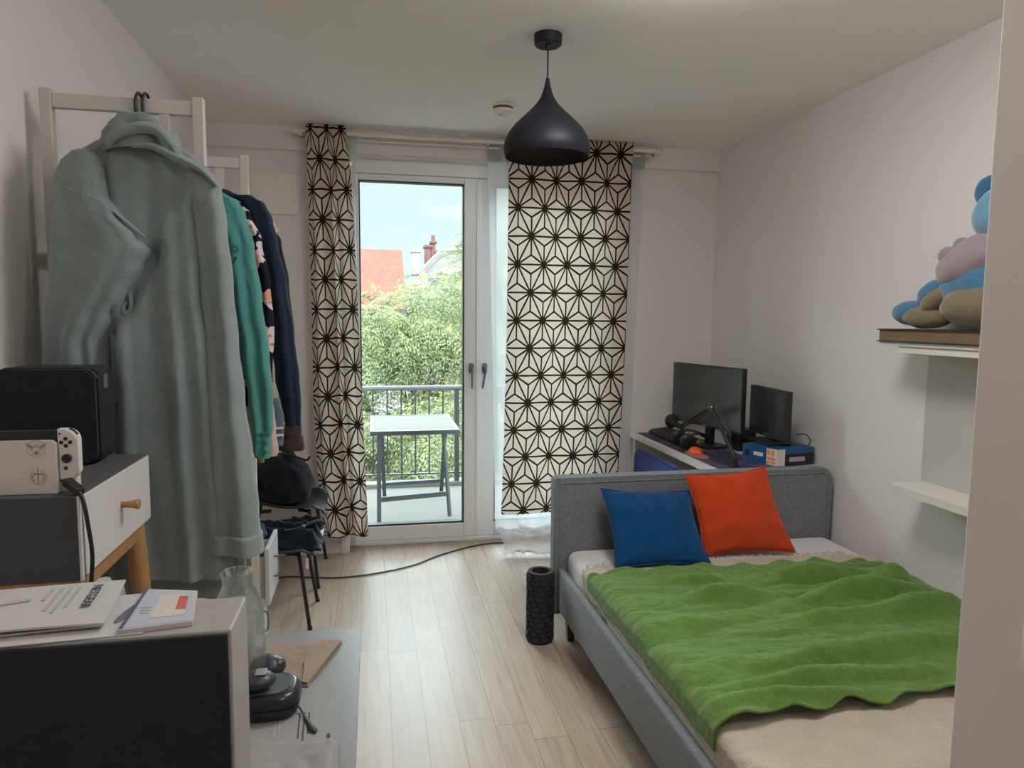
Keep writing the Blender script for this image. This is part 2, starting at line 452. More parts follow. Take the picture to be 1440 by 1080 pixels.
x = -1.70
while x < 3.2:
    if int(round((x+1.70)/0.1205)) % 10 == 0:
        bm = nb(); box(bm, (x-0.02, RY-0.02, BZ+0.0355), (x+0.02, RY+0.02, 0.87)); obj('post', bm, M_rail, t_)
    else:
        bm = nb(); box(bm, (x-0.0065, RY-0.0065, 0.13), (x+0.0065, RY+0.0065, 0.872)); obj('bar', bm, M_rail, t_)
    x += 0.1205

# folding table
M_tf = mat('grey powder coated frame', (0.07, 0.07, 0.075, 1), 0.5)
M_slat = wood('bleached table slats', (0.165, 0.155, 0.135, 1), (0.225, 0.21, 0.185, 1), (2, 30, 10), 0.9, 5.0, 0.05)
TZ = 0.685
t_ = thing('folding_table', 'folding balcony table with slatted top and grey crossed legs', 'table', (0.29, 5.42, BZ))
x0, x1, y0, y1 = -0.035, 0.612, 5.02, 5.86
bm = nb()
for k in range(8):
    ya = y0+0.035+(y1-y0-0.07)*k/8; yb = y0+0.035+(y1-y0-0.07)*(k+1)/8-0.006
    box(bm, (x0+0.03, ya, TZ-0.014), (x1-0.03, yb, TZ), 0.002)
top = obj('table_top', bm, M_slat, t_)
bm = nb(); box(bm, (x0, y0, TZ-0.03), (x1, y0+0.033, TZ+0.002), 0.003); box(bm, (x0, y1-0.033, TZ-0.03), (x1, y1, TZ+0.002), 0.003)
box(bm, (x0, y0+0.033, TZ-0.03), (x0+0.03, y1-0.033, TZ+0.002), 0.003); box(bm, (x1-0.03, y0+0.033, TZ-0.03), (x1, y1-0.033, TZ+0.002), 0.003)
obj('top_frame', bm, M_tf, t_)
for a, b in (((0.03, 5.08, TZ-0.03), (0.025, 5.0, BZ)), ((0.50, 5.15, TZ-0.03), (0.545, 5.12, BZ)), ((0.05, 5.25, TZ-0.03), (0.075, 5.80, BZ)), ((0.53, 5.30, TZ-0.03), (0.55, 5.86, BZ))):
    bm = nb(); bar(bm, a, b, 0.03, 0.018); obj('leg', bm, M_tf, t_)
bm = nb(); bar(bm, (0.026, 5.022, 0.19), (0.538, 5.127, 0.19), 0.016, 0.035); obj('stretcher', bm, M_tf, t_)
bm = nb(); bar(bm, (0.07, 5.70, 0.14), (0.548, 5.76, 0.14), 0.016, 0.028); obj('stretcher', bm, M_tf, t_)

# trees
def leaf_mat(name, a, b, c):
    m, t, p, o = base_mat(name)
    g = t.new('ShaderNodeNewGeometry'); tc = t.new('ShaderNodeTexCoord')
    f = t.math('ADD', t.math('MULTIPLY', g.outputs['Random Per Island'], 0.55), t.math('MULTIPLY', t.noise(tc.outputs['Object'], 0.9, 3), 0.45))
    col = t.ramp(f, [(0.2, a), (0.5, b), (0.8, c)])
    t.link(col, p.inputs['Base Color']); p.inputs['Roughness'].default_value = 0.5; p.inputs['Specular IOR Level'].default_value = 0.3
    tr = t.new('ShaderNodeBsdfTranslucent'); t.link(col, tr.inputs[0]); mx = t.new('ShaderNodeMixShader'); mx.inputs[0].default_value = 0.35
    t.link(p.outputs[0], mx.inputs[1]); t.link(tr.outputs[0], mx.inputs[2]); t.link(mx.outputs[0], o.inputs['Surface'])
    return m
M_leaf = leaf_mat('tree leaves', (0.085, 0.115, 0.058, 1), (0.185, 0.22, 0.105, 1), (0.31, 0.33, 0.165, 1))
M_bloss = leaf_mat('yellow blossom', (0.40, 0.37, 0.13, 1), (0.46, 0.43, 0.17, 1), (0.54, 0.50, 0.24, 1))
M_bark = wood('grey bark', (0.10, 0.085, 0.07, 1), (0.22, 0.19, 0.16, 1), (8, 8, 1))
def tree(label, base, lobes, trunks, nclust, seed, leafL=0.135, bl=0.6):
    """lobes: (centre, radii); compound leaves fan out of points on and in the lobes"""
    rnd = random.Random(seed)
    root = thing('leafy_tree', label, 'tree', base, 'trees beyond the balcony')
    bm = nb()
    for tr in trunks:
        tube(bm, tr[0], tr[1], 8)
    obj('trunk', bm, M_bark, root, True)
    vs, fs, bvs, bfs = [], [], [], []
    tot = sum(l[1][0]*l[1][2] for l in lobes)
    for c, r in lobes:
        for _ in range(int(nclust*r[0]*r[2]/tot)):
            while True:
                q = V((rnd.gauss(0, 1), rnd.gauss(0, 1), rnd.gauss(0, 1)))
                if q.length > 0.1: break
            q.normalize()
            if q.y > 0.55 and rnd.random() < 0.7: q.y = -q.y
            rad = 1.0-0.24*abs(rnd.gauss(0, 1)); rad = max(0.3, rad)
            if nz(q.x*3.1+seed*7, q.y*3.1, q.z*3.6) < -0.28: continue
            rad *= 1.0+0.16*nz(q.x*2.3+seed, q.y*2.3, q.z*2.3)*1.6
            p = V(c)+V((q.x*r[0], q.y*r[1], q.z*r[2]))*rad
            out = (q+V((0, 0, 0.5))).normalized()
            nf = rnd.randint(6, 9); ph = rnd.random()*6.28
            ax, ay = frame_of(out)
            for k in range(nf):
                a = ph+6.28*k/nf+rnd.uniform(-.2, .2)
                d = (ax*cos(a)+ay*sin(a))+out*rnd.uniform(0.0, 0.7); d.normalize()
                L = leafL*rnd.uniform(1.6, 2.6)
                side = d.cross(out); side.normalize()
                for j in range(5):
                    s = (j+1)/5.0
                    pc = p+d*L*s+V((0, 0, -0.45*L*s*s))
                    w = leafL*0.5*(1.0-0.25*s)
                    for sg in (-1, 1):
                        tip = pc+side*sg*w*1.35+d*w*0.55+V((0, 0, -0.35*w))
                        m = (pc+tip)*0.5; h = d*w*0.22
                        i = len(vs); vs += [pc, m+h, tip, m-h]; fs.append((i, i+1, i+2, i+3))
            if rnd.random() < bl and q.z > -0.3:
                up = V((rnd.uniform(-.5, .5), rnd.uniform(-.6, .2), 1)).normalized(); bx, by = frame_of(up)
                for k in range(9):
                    a = rnd.random()*6.28; s = rnd.random()
                    pc = p+out*0.12+up*(leafL*1.5*s)+(bx*cos(a)+by*sin(a))*(leafL*0.42*(1.15-s)); e = leafL*0.22
                    i = len(bvs); bvs += [pc-bx*e, pc+up*e, pc+bx*e, pc-up*e]; bfs.append((i, i+1, i+2, i+3))
    for nm, a, b, m in (('foliage', vs, fs, M_leaf), ('blossom', bvs, bfs, M_bloss)):
        if not a: continue
        me = bpy.data.meshes.new(nm); off = V(base); me.from_pydata([v-off for v in a], [], b); me.materials.append(m)
        o = bpy.data.objects.new(nm, me); COL.objects.link(o); o.parent = root; o['kind'] = 'stuff'
    return root
def stem(p0, p1, bend, r0, r1, n=7):
    p0 = V(p0); p1 = V(p1); out = []
    for i in range(n):
        k = i/(n-1); p = p0.lerp(p1, k); p.x += bend*sin(pi*k)*(1 if i % 2 else 0.7); p.y += bend*0.4*sin(2*pi*k); out.append(p)
    return out, [lerp(r0, r1, i/(n-1)) for i in range(n)]
tree('broad light green tree with yellow blossom straight behind the balcony railing', (0.6, 13.6, -9.0),
     [((-0.3, 13.2, 0.9), (1.7, 1.5, 0.95)), ((1.2, 13.6, 1.25), (1.6, 1.6, 1.05)), ((-0.5, 12.6, -0.9), (1.6, 1.4, 0.9)), ((1.1, 12.8, -0.7), (1.5, 1.5, 0.9)), ((-0.2, 12.2, -2.2), (1.5, 1.3, 0.9)), ((1.3, 12.3, -2.2), (1.4, 1.3, 1.0)), ((0.4, 12.0, -3.2), (2.2, 1.2, 0.9))],
     [stem((0.6, 13.6, -9), (0.7, 13.5, -1.5), 0.15, 0.22, 0.12), stem((0.7, 13.5, -2.6), (-0.6, 13.2, 0.9), 0.12, 0.09, 0.03), stem((0.7, 13.5, -2.4), (1.6, 13.4, 1.2), -0.12, 0.09, 0.03), stem((0.7, 13.5, -1.6), (0.3, 13.2, 1.3), 0.1, 0.07, 0.02), stem((0.7, 13.5, -3.4), (1.4, 12.6, -0.6), 0.15, 0.07, 0.02), stem((0.7, 13.2, -3.0), (-0.4, 12.0, -0.2), 0.15, 0.06, 0.015), stem((0.7, 13.2, -2.6), (0.9, 12.2, 0.6), -0.15, 0.06, 0.015), stem((0.0, 12.8, -1.4), (-0.9, 12.1, 0.5), 0.08, 0.035, 0.01), stem((0.9, 12.9, -1.2), (1.7, 12.2, 0.3), 0.08, 0.035, 0.01)],
     2300, 3)
tree('taller pale green tree rising at the right edge of the glass door', (3.3, 16.0, -9.0),
     [((2.1, 15.6, 2.1), (1.0, 1.0, 1.15)), ((3.4, 15.8, 2.6), (1.5, 1.3, 1.6)), ((3.2, 15.6, 0.4), (1.8, 1.3, 1.3)), ((4.4, 15.6, 1.0), (1.6, 1.3, 1.6)), ((3.4, 15.3, -1.6), (2.0, 1.3, 1.5))],
     [stem((3.3, 16, -9), (3.2, 15.9, 1.5), 0.2, 0.2, 0.08), stem((3.2, 15.9, 0.2), (2.3, 15.6, 2.2), 0.1, 0.07, 0.02)], 1200, 8)
tree('wide mid green tree standing left behind the patterned curtain edge', (-3.4, 15.5, -9.0),
     [((-2.9, 15.2, 0.7), (1.9, 1.3, 1.2)), ((-4.6, 15.3, 0.3), (1.8, 1.3, 1.4)), ((-3.2, 15.0, -1.8), (2.3, 1.3, 1.6)), ((-1.6, 16.0, -0.4), (1.6, 1.2, 1.6))],
     [stem((-3.4, 15.5, -9), (-3.2, 15.4, 0.5), 0.2, 0.2, 0.08), stem((-3.3, 15.4, -1.2), (-2.4, 15.2, 0.9), 0.1, 0.07, 0.02)], 700, 12)
# houses across the courtyard
def tile_roof():
    m, t, p, o = base_mat('red roof tiles')
    tc = t.new('ShaderNodeTexCoord'); b = t.new('ShaderNodeTexBrick'); t.link(t.mapping(tc.outputs['UV'], scale=(1, 1, 1)), b.inputs['Vector'])
    b.inputs['Color1'].default_value = (0.16, 0.034, 0.016, 1); b.inputs['Color2'].default_value = (0.20, 0.050, 0.025, 1); b.inputs['Mortar'].default_value = (0.11, 0.03, 0.02, 1)
    b.inputs['Scale'].default_value = 1.0; b.inputs['Brick Width'].default_value = 0.3; b.inputs['Row Height'].default_value = 0.35; b.inputs['Mortar Size'].default_value = 0.025
    t.link(b.outputs['Color'], p.inputs['Base Color']); p.inputs['Roughness'].default_value = 0.8; return m
M_render = mat('pale house render', (0.26, 0.245, 0.23, 1), 0.9, var=0.08, vscale=0.8)
M_brickc = mat('brick chimney', (0.12, 0.052, 0.045, 1), 0.9, var=0.2, vscale=4)
M_pane = mat('dark far window', (0.10, 0.12, 0.14, 1), 0.15)
M_roofgrey = mat('pale grey roof', (0.22, 0.215, 0.21, 1), 0.8, var=0.1, vscale=1)
ZG = -9.0
h1 = thing('house', 'house with a long red tiled roof across the courtyard', 'building', (-6, 44, ZG), 'houses across the courtyard')
bm = nb(); box(bm, (-16, 40, ZG), (PY(562, 358, 45).x, 50, 1.9)); obj('wall', bm, M_render, h1)
bm = nb()
sheet(bm, lambda s, q: V((lerp(-16.4, PY(565, 358, 45).x, s), lerp(38.2, 45, q), lerp(1.85, 5.62, q))), 1, 1, lambda s, q: (s*19, q*6))
sheet(bm, lambda s, q: V((lerp(-16.4, PY(565, 358, 45).x, s), lerp(51.8, 45, q), lerp(1.85, 5.62, q))), 1, 1, lambda s, q: (s*19, q*6))
obj('roof', bm, tile_roof(), h1, mods=[SOL(0.12)])
bm = nb(); box(bm, (-3.4, 44.8, 5.5), (-2.9, 45.2, 5.75)); obj('ridge_vent', bm, M_roofgrey, h1)
for k in range(7):
    for zz in (-6.2, -3.2, -0.2):
        if k < 4 or zz == -0.2:
            bm = nb(); box(bm, (-12+2.0*k-0.5, 39.93, zz), (-12+2.0*k+0.5, 39.995, zz+1.6)); obj('window', bm, M_pane, h1)
h2 = thing('house', 'pale gabled house with brick chimneys to the right of the red roof', 'building', (6, 48, ZG), 'houses across the courtyard')
bm = nb(); box(bm, (2.5, 45, ZG), (14, 54, 3.6)); 
a = [bm.verts.new(p) for p in ((2.5, 45.0, 3.6), (14, 45.0, 3.6), (12.0, 45.0, 4.3), (6.9, 45.0, 5.75), (4.2, 45.0, 5.55))]
b = [bm.verts.new(p.co+V((0, 9, 0))) for p in a]
bm.faces.new(a); bm.faces.new(b[::-1])
for i in range(5): bm.faces.new((a[i], a[(i+1) % 5], b[(i+1) % 5], b[i]))
obj('wall', bm, M_render, h2)
bm = nb(); tube(bm, [(2.75, 44.7, 4.2), (4.2, 44.7, 5.65), (6.9, 44.7, 5.88), (14.2, 44.7, 3.9)], 0.14, 6); obj('roof_edge', bm, M_roofgrey, h2)
def stack(u0, u1, v, y, m, cap):
    a = PY(u0, v, y); b = PY(u1, v, y); bm = nb(); box(bm, (a.x, y, 4.2), (b.x, y+0.8, a.z), 0.03); box(bm, (a.x-0.08, y-0.08, a.z-0.18), (b.x+0.08, y+0.88, a.z-0.05))
    if cap: box(bm, ((a.x+b.x)/2-0.12, y+0.2, a.z), ((a.x+b.x)/2+0.12, y+0.5, a.z+0.35))
    obj('chimney', bm, m, h2)
stack(580, 590, 350.5, 46.0, M_render, False); stack(597.5, 606, 344, 46.5, M_brickc, False); stack(606.5, 612.5, 338, 46.5, M_brickc, True); stack(613, 620, 352, 46.5, M_brickc, False)
bm = nb(); tube(bm, [(5.75, 46.4, 5.5), (5.75, 46.4, 6.6)], 0.03, 6); tube(bm, [(5.5, 46.4, 6.2), (6.1, 46.4, 6.6)], 0.025, 6); obj('aerial', bm, M_rail, h2)
for k in range(5):
    for zz in (-6.2, -3.2, -0.2, 2.4):
        bm = nb(); box(bm, (3.9+2.0*k-0.5, 44.93, zz), (3.9+2.0*k+0.5, 44.995, zz+1.6)); obj('window', bm, M_pane, h2)
bm = nb(); box(bm, (-60, 4.9, ZG-0.5), (60, 120, ZG)); struct('ground', bm, mat('courtyard paving', (0.30, 0.29, 0.275, 1), 0.9, var=0.15, vscale=0.5))
bm = nb(); box(bm, (-16, 24, ZG), (18, 24.3, -4.2)); tag(obj('courtyard_wall', bm, M_render), 'long pale courtyard wall low behind the trees', 'wall')
# ------------------------------------------------------------------ curtains, rods, lamp, detector
def asanoha():
    """cream cotton printed with a dark hemp-leaf lattice; also lets light through"""
    m, t, p, o = base_mat('hemp leaf curtain cloth')
    uv = t.new('ShaderNodeTexCoord').outputs['UV']
    sep = t.new('ShaderNodeSeparateXYZ'); t.link(uv, sep.inputs[0])
    S = 0.176
    x = t.math('DIVIDE', sep.outputs[0], S); y = t.math('MULTIPLY', t.math('DIVIDE', sep.outputs[1], S), sqrt(3)/2)
    H = sqrt(3)
    def cell(ox, oy):
        a = t.math('SUBTRACT', t.math('SUBTRACT', x, ox), t.math('ROUND', t.math('SUBTRACT', x, ox)))
        yy = t.math('DIVIDE', t.math('SUBTRACT', y, oy), H)
        b = t.math('MULTIPLY', t.math('SUBTRACT', yy, t.math('ROUND', yy)), H)
        r = t.math('SQRT', t.math('ADD', t.math('MULTIPLY', a, a), t.math('MULTIPLY', b, b)))
        return a, b, r
    a1, b1, r1 = cell(0, 0); a2, b2, r2 = cell(0.5, H/2)
    k = t.math('LESS_THAN', r1, r2)
    def pick(u, w): return t.math('ADD', t.math('MULTIPLY', u, k), t.math('MULTIPLY', w, t.math('SUBTRACT', 1.0, k)))
    a, b, r = pick(a1, a2), pick(b1, b2), pick(r1, r2)
    an = t.math('DIVIDE', t.math('ARCTAN2', b, a), pi/6)
    fr = t.math('MULTIPLY', t.math('SUBTRACT', an, t.math('ROUND', an)), pi/6)
    d = t.math('MULTIPLY', r, t.math('ABSOLUTE', t.math('SINE', fr)))
    wob = t.math('MULTIPLY', t.noise(uv, 14.0, 2), 0.018)
    line = t.math('LESS_THAN', d, t.math('ADD', wob, 0.021))
    dot = t.math('LESS_THAN', r, 0.058)
    ln = t.math('MAXIMUM', line, dot)
    tc = t.new('ShaderNodeTexCoord'); n1 = t.noise(tc.outputs['Object'], 5, 4)
    base = t.mix(n1, (0.66, 0.55, 0.45, 1), (0.74, 0.63, 0.53, 1))
    col = t.mix(ln, base, (0.028, 0.018, 0.013, 1))
    t.link(col, p.inputs['Base Color']); p.inputs['Roughness'].default_value = 0.9; p.inputs['Specular IOR Level'].default_value = 0.1
    bn = t.new('ShaderNodeBump'); bn.inputs['Strength'].default_value = 0.25; bn.inputs['Distance'].default_value = 0.004
    t.link(t.noise(tc.outputs['Object'], 30, 4), bn.inputs['Height']); t.link(bn.outputs[0], p.inputs['Normal'])
    tr = t.new('ShaderNodeBsdfTranslucent'); t.link(col, tr.inputs[0])
    mx = t.new('ShaderNodeMixShader'); mx.inputs[0].default_value = 0.45
    t.link(p.outputs[0], mx.inputs[1]); t.link(tr.outputs[0], mx.inputs[2]); t.link(mx.outputs[0], o.inputs['Surface'])
    return m
def sheer(name, col, clear, tl):
    m, t, p, o = base_mat(name)
    tc = t.new('ShaderNodeTexCoord')
    w = t.noise(t.mapping(tc.outputs['Object'], scale=(30, 30, 900)), 1.0, 2)
    p.inputs['Base Color'].default_value = col; p.inputs['Roughness'].default_value = 0.9; p.inputs['Specular IOR Level'].default_value = 0.1
    tr = t.new('ShaderNodeBsdfTranslucent'); tr.inputs[0].default_value = col
    tp = t.new('ShaderNodeBsdfTransparent')
    m1 = t.new('ShaderNodeMixShader'); m1.inputs[0].default_value = tl; t.link(p.outputs[0], m1.inputs[1]); t.link(tr.outputs[0], m1.inputs[2])
    m2 = t.new('ShaderNodeMixShader'); t.link(t.math('ADD', clear-0.12, t.math('MULTIPLY', w, 0.24)), m2.inputs[0]); t.link(m1.outputs[0], m2.inputs[1]); t.link(tp.outputs[0], m2.inputs[2])
    t.link(m2.outputs[0], o.inputs['Surface']); return m
M_print = asanoha(); M_sheer = sheer('white sheer voile', (0.78, 0.78, 0.80, 1), 0.36, 0.5); M_tape = cloth('grey header tape', (0.42, 0.42, 0.43, 1), 0.3)
M_pole = mat('clear white curtain pole', (0.72, 0.69, 0.64, 1), 0.25, coat=0.3)
C1, C2 = 4.375, 4.425    # the two pole lines

def pole(label, y, z, x0, x1, r, fin):
    t_ = thing('curtain_pole', label, 'curtain pole', (x0, y, z), 'the two curtain poles')
    bm = nb(); cyl(bm, (x0, y, z), (x1, y, z), r, r, 14); obj('rod', bm, M_pole, t_, True)
    for sx, xe in ((-1, x0), (1, x1)):
        bm = nb(); cyl(bm, (xe, y, z), (xe+sx*0.018, y, z), fin, fin, 14); cyl(bm, (xe+sx*0.018, y, z), (xe+sx*0.03, y, z), r*0.8, r*0.8, 12); cyl(bm, (xe+sx*0.03, y, z), (xe+sx*0.046, y, z), fin*0.8, fin*0.6, 14)
        obj('finial', bm, M_pole, t_, True, ang=30)
    return t_
p1 = pole('thicker front curtain pole carrying the two patterned curtains', C1, 2.578, -0.42, 1.80, 0.0125, 0.019)
p2 = pole('thin rear pole behind the patterned curtains carrying the sheer ones', C2, 2.553, -0.36, 1.77, 0.007, 0.012)
for xb in (-0.405, 0.70, 1.785):
    bm = nb(); box(bm, (xb-0.006, C1-0.012, 2.548), (xb+0.006, 4.4645, 2.560)); box(bm, (xb-0.012, 4.456, 2.52), (xb+0.012, 4.4645, 2.60)); box(bm, (xb-0.006, C1-0.014, 2.548), (xb+0.006, C1+0.014, 2.567))
    obj('bracket', bm, M_pole, p1)

def curtain(name, label, cat, m, L, Rr, zt, zb, y, wcloth, nf, amp, group, u0=0.0, v0=0.0, phase=0.0, top=0.5, nu=150, nv=90, hem=None):
    """L, Rr: [(z, x)] edges from top to bottom; nf folds of depth amp"""
    bm = nb(); La = sorted(L); Ra = sorted(Rr)
    def fn(s, q):
        z = lerp(zt, zb, q); xl = interp(La, z); xr = interp(Ra, z)
        sw = s+0.02*nz(s*3+phase, q*2.0)
        k = amp*(top+(1-top)*min(1, q*4)) * (0.75+0.5*nz(s*2.1+phase*3, q*1.3))
        ph = 2*pi*nf*sw+phase+0.6*nz(q*1.5, phase)
        f = sin(ph)
        x = lerp(xl, xr, s)+0.35*k*cos(ph)*(1-abs(2*s-1)**6)
        yy = y+k*f+0.006*nz(s*7, q*5, phase)
        # the cloth closes round the pole in a gathered pocket at the top
        if z > zt-0.14:
            g = min(1, (z-(zt-0.14))/0.06); yy = lerp(yy, y-0.020-0.010*abs(sin(ph*1.5))-0.004*sin(ph*3), g)
            if z > zt-0.03: yy += 0.016*((z-(zt-0.03))/0.03)**2
        zz = z
        if hem: zz += hem*nz(s*5+phase, 3.3)*q
        return V((x, yy, zz))
    sheet(bm, fn, nu, nv, lambda s, q: (u0+s*wcloth, v0+lerp(zt, zb, q)))
    o = obj(name, bm, m, None, True, ang=180)
    return tag(o, label, cat, group)
def ex(pts, y): return [(PY(u, v, y).z, PY(u, v, y).x) for u, v in pts]
curtain('patterned_curtain', 'bunched dark lattice patterned cream curtain to the left of the glass door', 'curtain', M_print,
        ex([(430, 172), (432, 250), (437, 400), (440, 560), (446, 660), (456, 757)], C1), ex([(486, 180), (494, 250), (502, 400), (509, 560), (514, 660), (518, 757)], C1),
        2.622, 0.135, C1, 0.47, 1.9, 0.036, 'patterned curtains', u0=0.03, v0=0.04, phase=0.9, hem=0.02)
curtain('patterned_curtain', 'wide flat dark lattice patterned cream curtain covering the closed right door leaf', 'curtain', M_print,
        ex([(716, 215), (715, 330), (713, 480), (709, 620), (705, 728)], C1), ex([(889, 205), (885, 330), (879, 480), (873, 600), (864, 728)], C1),
        2.622, 0.225, C1, 0.86, 2.2, 0.016, 'patterned curtains', u0=0.02, v0=0.10, phase=2.2, top=0.9)
curtain('sheer_curtain', 'gathered grey-white sheer curtain strip between the patterned curtain and the glass door', 'curtain', M_sheer,
        ex([(478, 185), (482, 240), (488, 400), (494, 600), (500, 748)], C2), ex([(506, 185), (499, 240), (502, 400), (508, 600), (514, 748)], C2),
        2.575, 0.14, C2, 0.5, 3.3, 0.02, 'sheer curtains', phase=1.0)
# the long sheer: hangs behind the right patterned curtain and pools on the floor
bm = nb(); Ls = sorted(ex([(685, 200), (689, 330), (693, 500), (695, 650), (697, 745), (700, 780)], C2)); Rs = sorted(ex([(908, 200), (900, 330), (892, 480), (886, 620), (880, 740)], C2))
Ls = [(max(z, 0.0), x) for z, x in Ls]
def fs(s, q):
    if q < 0.78:
        k = q/0.78; z = lerp(2.575, 0.10, k); x = lerp(interp(Ls, z), interp(Rs, z), s)
        n_ = 0.016*sin(2*pi*5.5*s+1.0+0.5*nz(k*2, 1.0))*(1-0.4*abs(2*s-1))
        return V((x, C2+n_+0.005*nz(s*9, k*6), z))
    k = (q-0.78)/0.22
    x = lerp(interp(Ls, 0.0), interp(Rs, 0.0), s)+0.02*nz(s*4, k*3); 
    y = C2-0.30*sin(k*2.0)*(0.75+0.35*nz(s*3.3, 2.2))-0.02*sin(2*pi*5.5*s+1.0)*(1-k)
    bulge = 0.06*sin(pi*min(1, k*1.15))*(0.5+1.2*abs(nz(s*5.5, k*2.2, 4)))+0.035*abs(nz(s*14, k*7, 2))
    z = lerp(0.10, 0.012, min(1, k*1.5))+bulge
    return V((x, y, max(z, 0.006)))
sheet(bm, fs, 150, 150); sb = obj('sheer_curtain', bm, M_sheer, None, True, ang=180)
tag(sb, 'long white sheer curtain behind the wide patterned curtain, its hem pooled on the floor', 'curtain', 'sheer curtains')
bm = nb(); sheet(bm, lambda s, q: fs(s, q*0.035)+V((0, -0.006, 0.004)), 150, 4); obj('header_tape', bm, M_tape, sb, True, ang=180)

# pendant lamp
LC = V((0.695, 2.83, ZC))
M_shade = mat('dark blue-black lamp metal', (0.012, 0.014, 0.022, 1), 0.5, 0.1, spec=0.3); M_shin = mat('brown-black shade lining', (0.035, 0.026, 0.028, 1), 0.6)
t_ = thing('pendant_lamp', 'black onion-shaped pendant lamp hanging from the ceiling', 'lamp', LC)
bm = nb(); lathe(bm, [(0, -0.042), (0.050, -0.042), (0.055, -0.037), (0.056, -0.0005), (0, -0.0005)], LC, 40); lathe(bm, [(0, -0.058), (0.007, -0.056), (0.009, -0.042)], LC, 16); obj('ceiling_canopy', bm, M_shade, t_, True)
zb = 2.148-ZC
bm = nb(); cyl(bm, LC+V((0, 0, -0.05)), LC+V((0, 0, zb+0.30)), 0.0035, 0.0035, 10); obj('cord', bm, M_black, t_, True)
prof = [(0.007, 0.312), (0.0085, 0.300), (0.012, 0.283), (0.018, 0.258), (0.031, 0.225), (0.059, 0.193), (0.094, 0.160), (0.131, 0.127), (0.157, 0.094), (0.172, 0.061), (0.1765, 0.035), (0.1745, 0.016), (0.168, 0.0)]
bm = nb(); lathe(bm, [(0, 0.313)]+prof, LC+V((0, 0, zb)), 64); sh = obj('lamp_shade', bm, M_shade, t_, True, ang=70, mods=[SUB(1)])
bm = nb(); lathe(bm, [(0.167, 0.0005)]+[(max(0.004, r-0.004), z-0.003) for r, z in reversed(prof[2:-1])], LC+V((0, 0, zb)), 64); obj('shade_lining', bm, M_shin, sh, True)
bm = nb(); cyl(bm, LC+V((0, 0, zb+0.25)), LC+V((0, 0, zb+0.15)), 0.016, 0.019, 20); obj('socket', bm, M_black, t_, True)
bm = nb(); ball(bm, LC+V((0, 0, zb+0.105)), 0.03, (1, 1, 1.35)); obj('bulb', bm, mat('unlit white bulb', (0.6, 0.58, 0.55, 1), 0.2), t_, True)

# smoke detector
sd = V((0.686, 3.78, ZC))
t_ = thing('smoke_detector', 'round white smoke detector on the ceiling near the curtain pole', 'smoke detector', sd)
M_sd = mat('white detector plastic', (0.74, 0.70, 0.65, 1), 0.45)
bm = nb(); lathe(bm, [(0, -0.012), (0.054, -0.012), (0.056, -0.0005), (0, -0.0005)], sd, 40); lathe(bm, [(0, -0.052), (0.03, -0.052), (0.034, -0.046), (0.046, -0.042), (0.053, -0.036), (0.054, -0.0245), (0, -0.0245)], sd, 40); obj('housing', bm, M_sd, t_, True)
bm = nb(); lathe(bm, [(0.047, -0.0245), (0.047, -0.012)], sd, 40); 
for k in range(24):
    a = 2*pi*k/24; c = sd+V((0.0515*cos(a), 0.0515*sin(a), -0.018)); box(bm, c-V((0.001, 0.001, 0.007)), c+V((0.001, 0.001, 0.007)))
obj('vent_ring', bm, mat('dark vent mesh', (0.12, 0.11, 0.10, 1), 0.7), t_)
bm = nb(); lathe(bm, [(0, -0.057), (0.012, -0.056), (0.013, -0.051)], sd+V((-0.012, -0.012, 0)), 20); obj('test_button', bm, mat('pale grey button', (0.55, 0.52, 0.48, 1), 0.5), t_, True)

# floor cable
M_cable = mat('black cable rubber', (0.015, 0.015, 0.016, 1), 0.5)
def spline(pts, n=8):
    pts = [V(p) for p in pts]; out = []
    for i in range(len(pts)-1):
        a = pts[max(0, i-1)]; b = pts[i]; c = pts[i+1]; d = pts[min(len(pts)-1, i+2)]
        for k in range(n):
            q = k/n; out.append(0.5*((2*b)+(c-a)*q+(2*a-5*b+4*c-d)*q*q+(3*b-a-3*c+d)*q**3))
    out.append(pts[-1]); return out
cp = [PZ(u, v, 0.005) for u, v in ((386, 816), (400, 811), (440, 812), (480, 812), (530, 806), (580, 795), (620, 780), (660, 769), (690, 764), (712, 763))]
bm = nb(); tube(bm, spline(cp), 0.0042, 8); tag(obj('floor_cable', bm, M_cable, None, True), 'thin black cable curving across the floor in front of the balcony door', 'cable')
# foam roller
rc = PZ(760, 898, 0.0); rc = V((0.748, 3.065, 0))
M_foam = mat('dark grey foam', (0.022, 0.024, 0.027, 1), 0.75, var=0.15, bump=0.3, bscale=300)
t_ = thing('foam_roller', 'dark ribbed hollow foam roller standing upright beside the bed', 'foam roller', rc)
Rr_, Hh = 0.0585, 0.335
bm = nb(); lathe(bm, [(0.042, 0.0), (Rr_, 0.0), (Rr_, Hh), (0.042, Hh), (0.042, 0.0)], rc, 48); obj('core', bm, M_foam, t_, True)
bm = nb()
for j in range(13):
    for k in range(9):
        a = 2*pi*(k+0.5*(j % 2)+0.17*((j*7) % 3))/9; z = 0.012+j*0.0242
        m = Matrix.Rotation(a, 3, 'Z'); c = rc+m @ V((Rr_+0.002, 0, z+0.010))
        box(bm, c-V((0.004, 0.0165, 0.0098)), c+V((0.0042, 0.0165, 0.0098)), 0.002, 1, m)
obj('tread_blocks', bm, M_foam, t_)
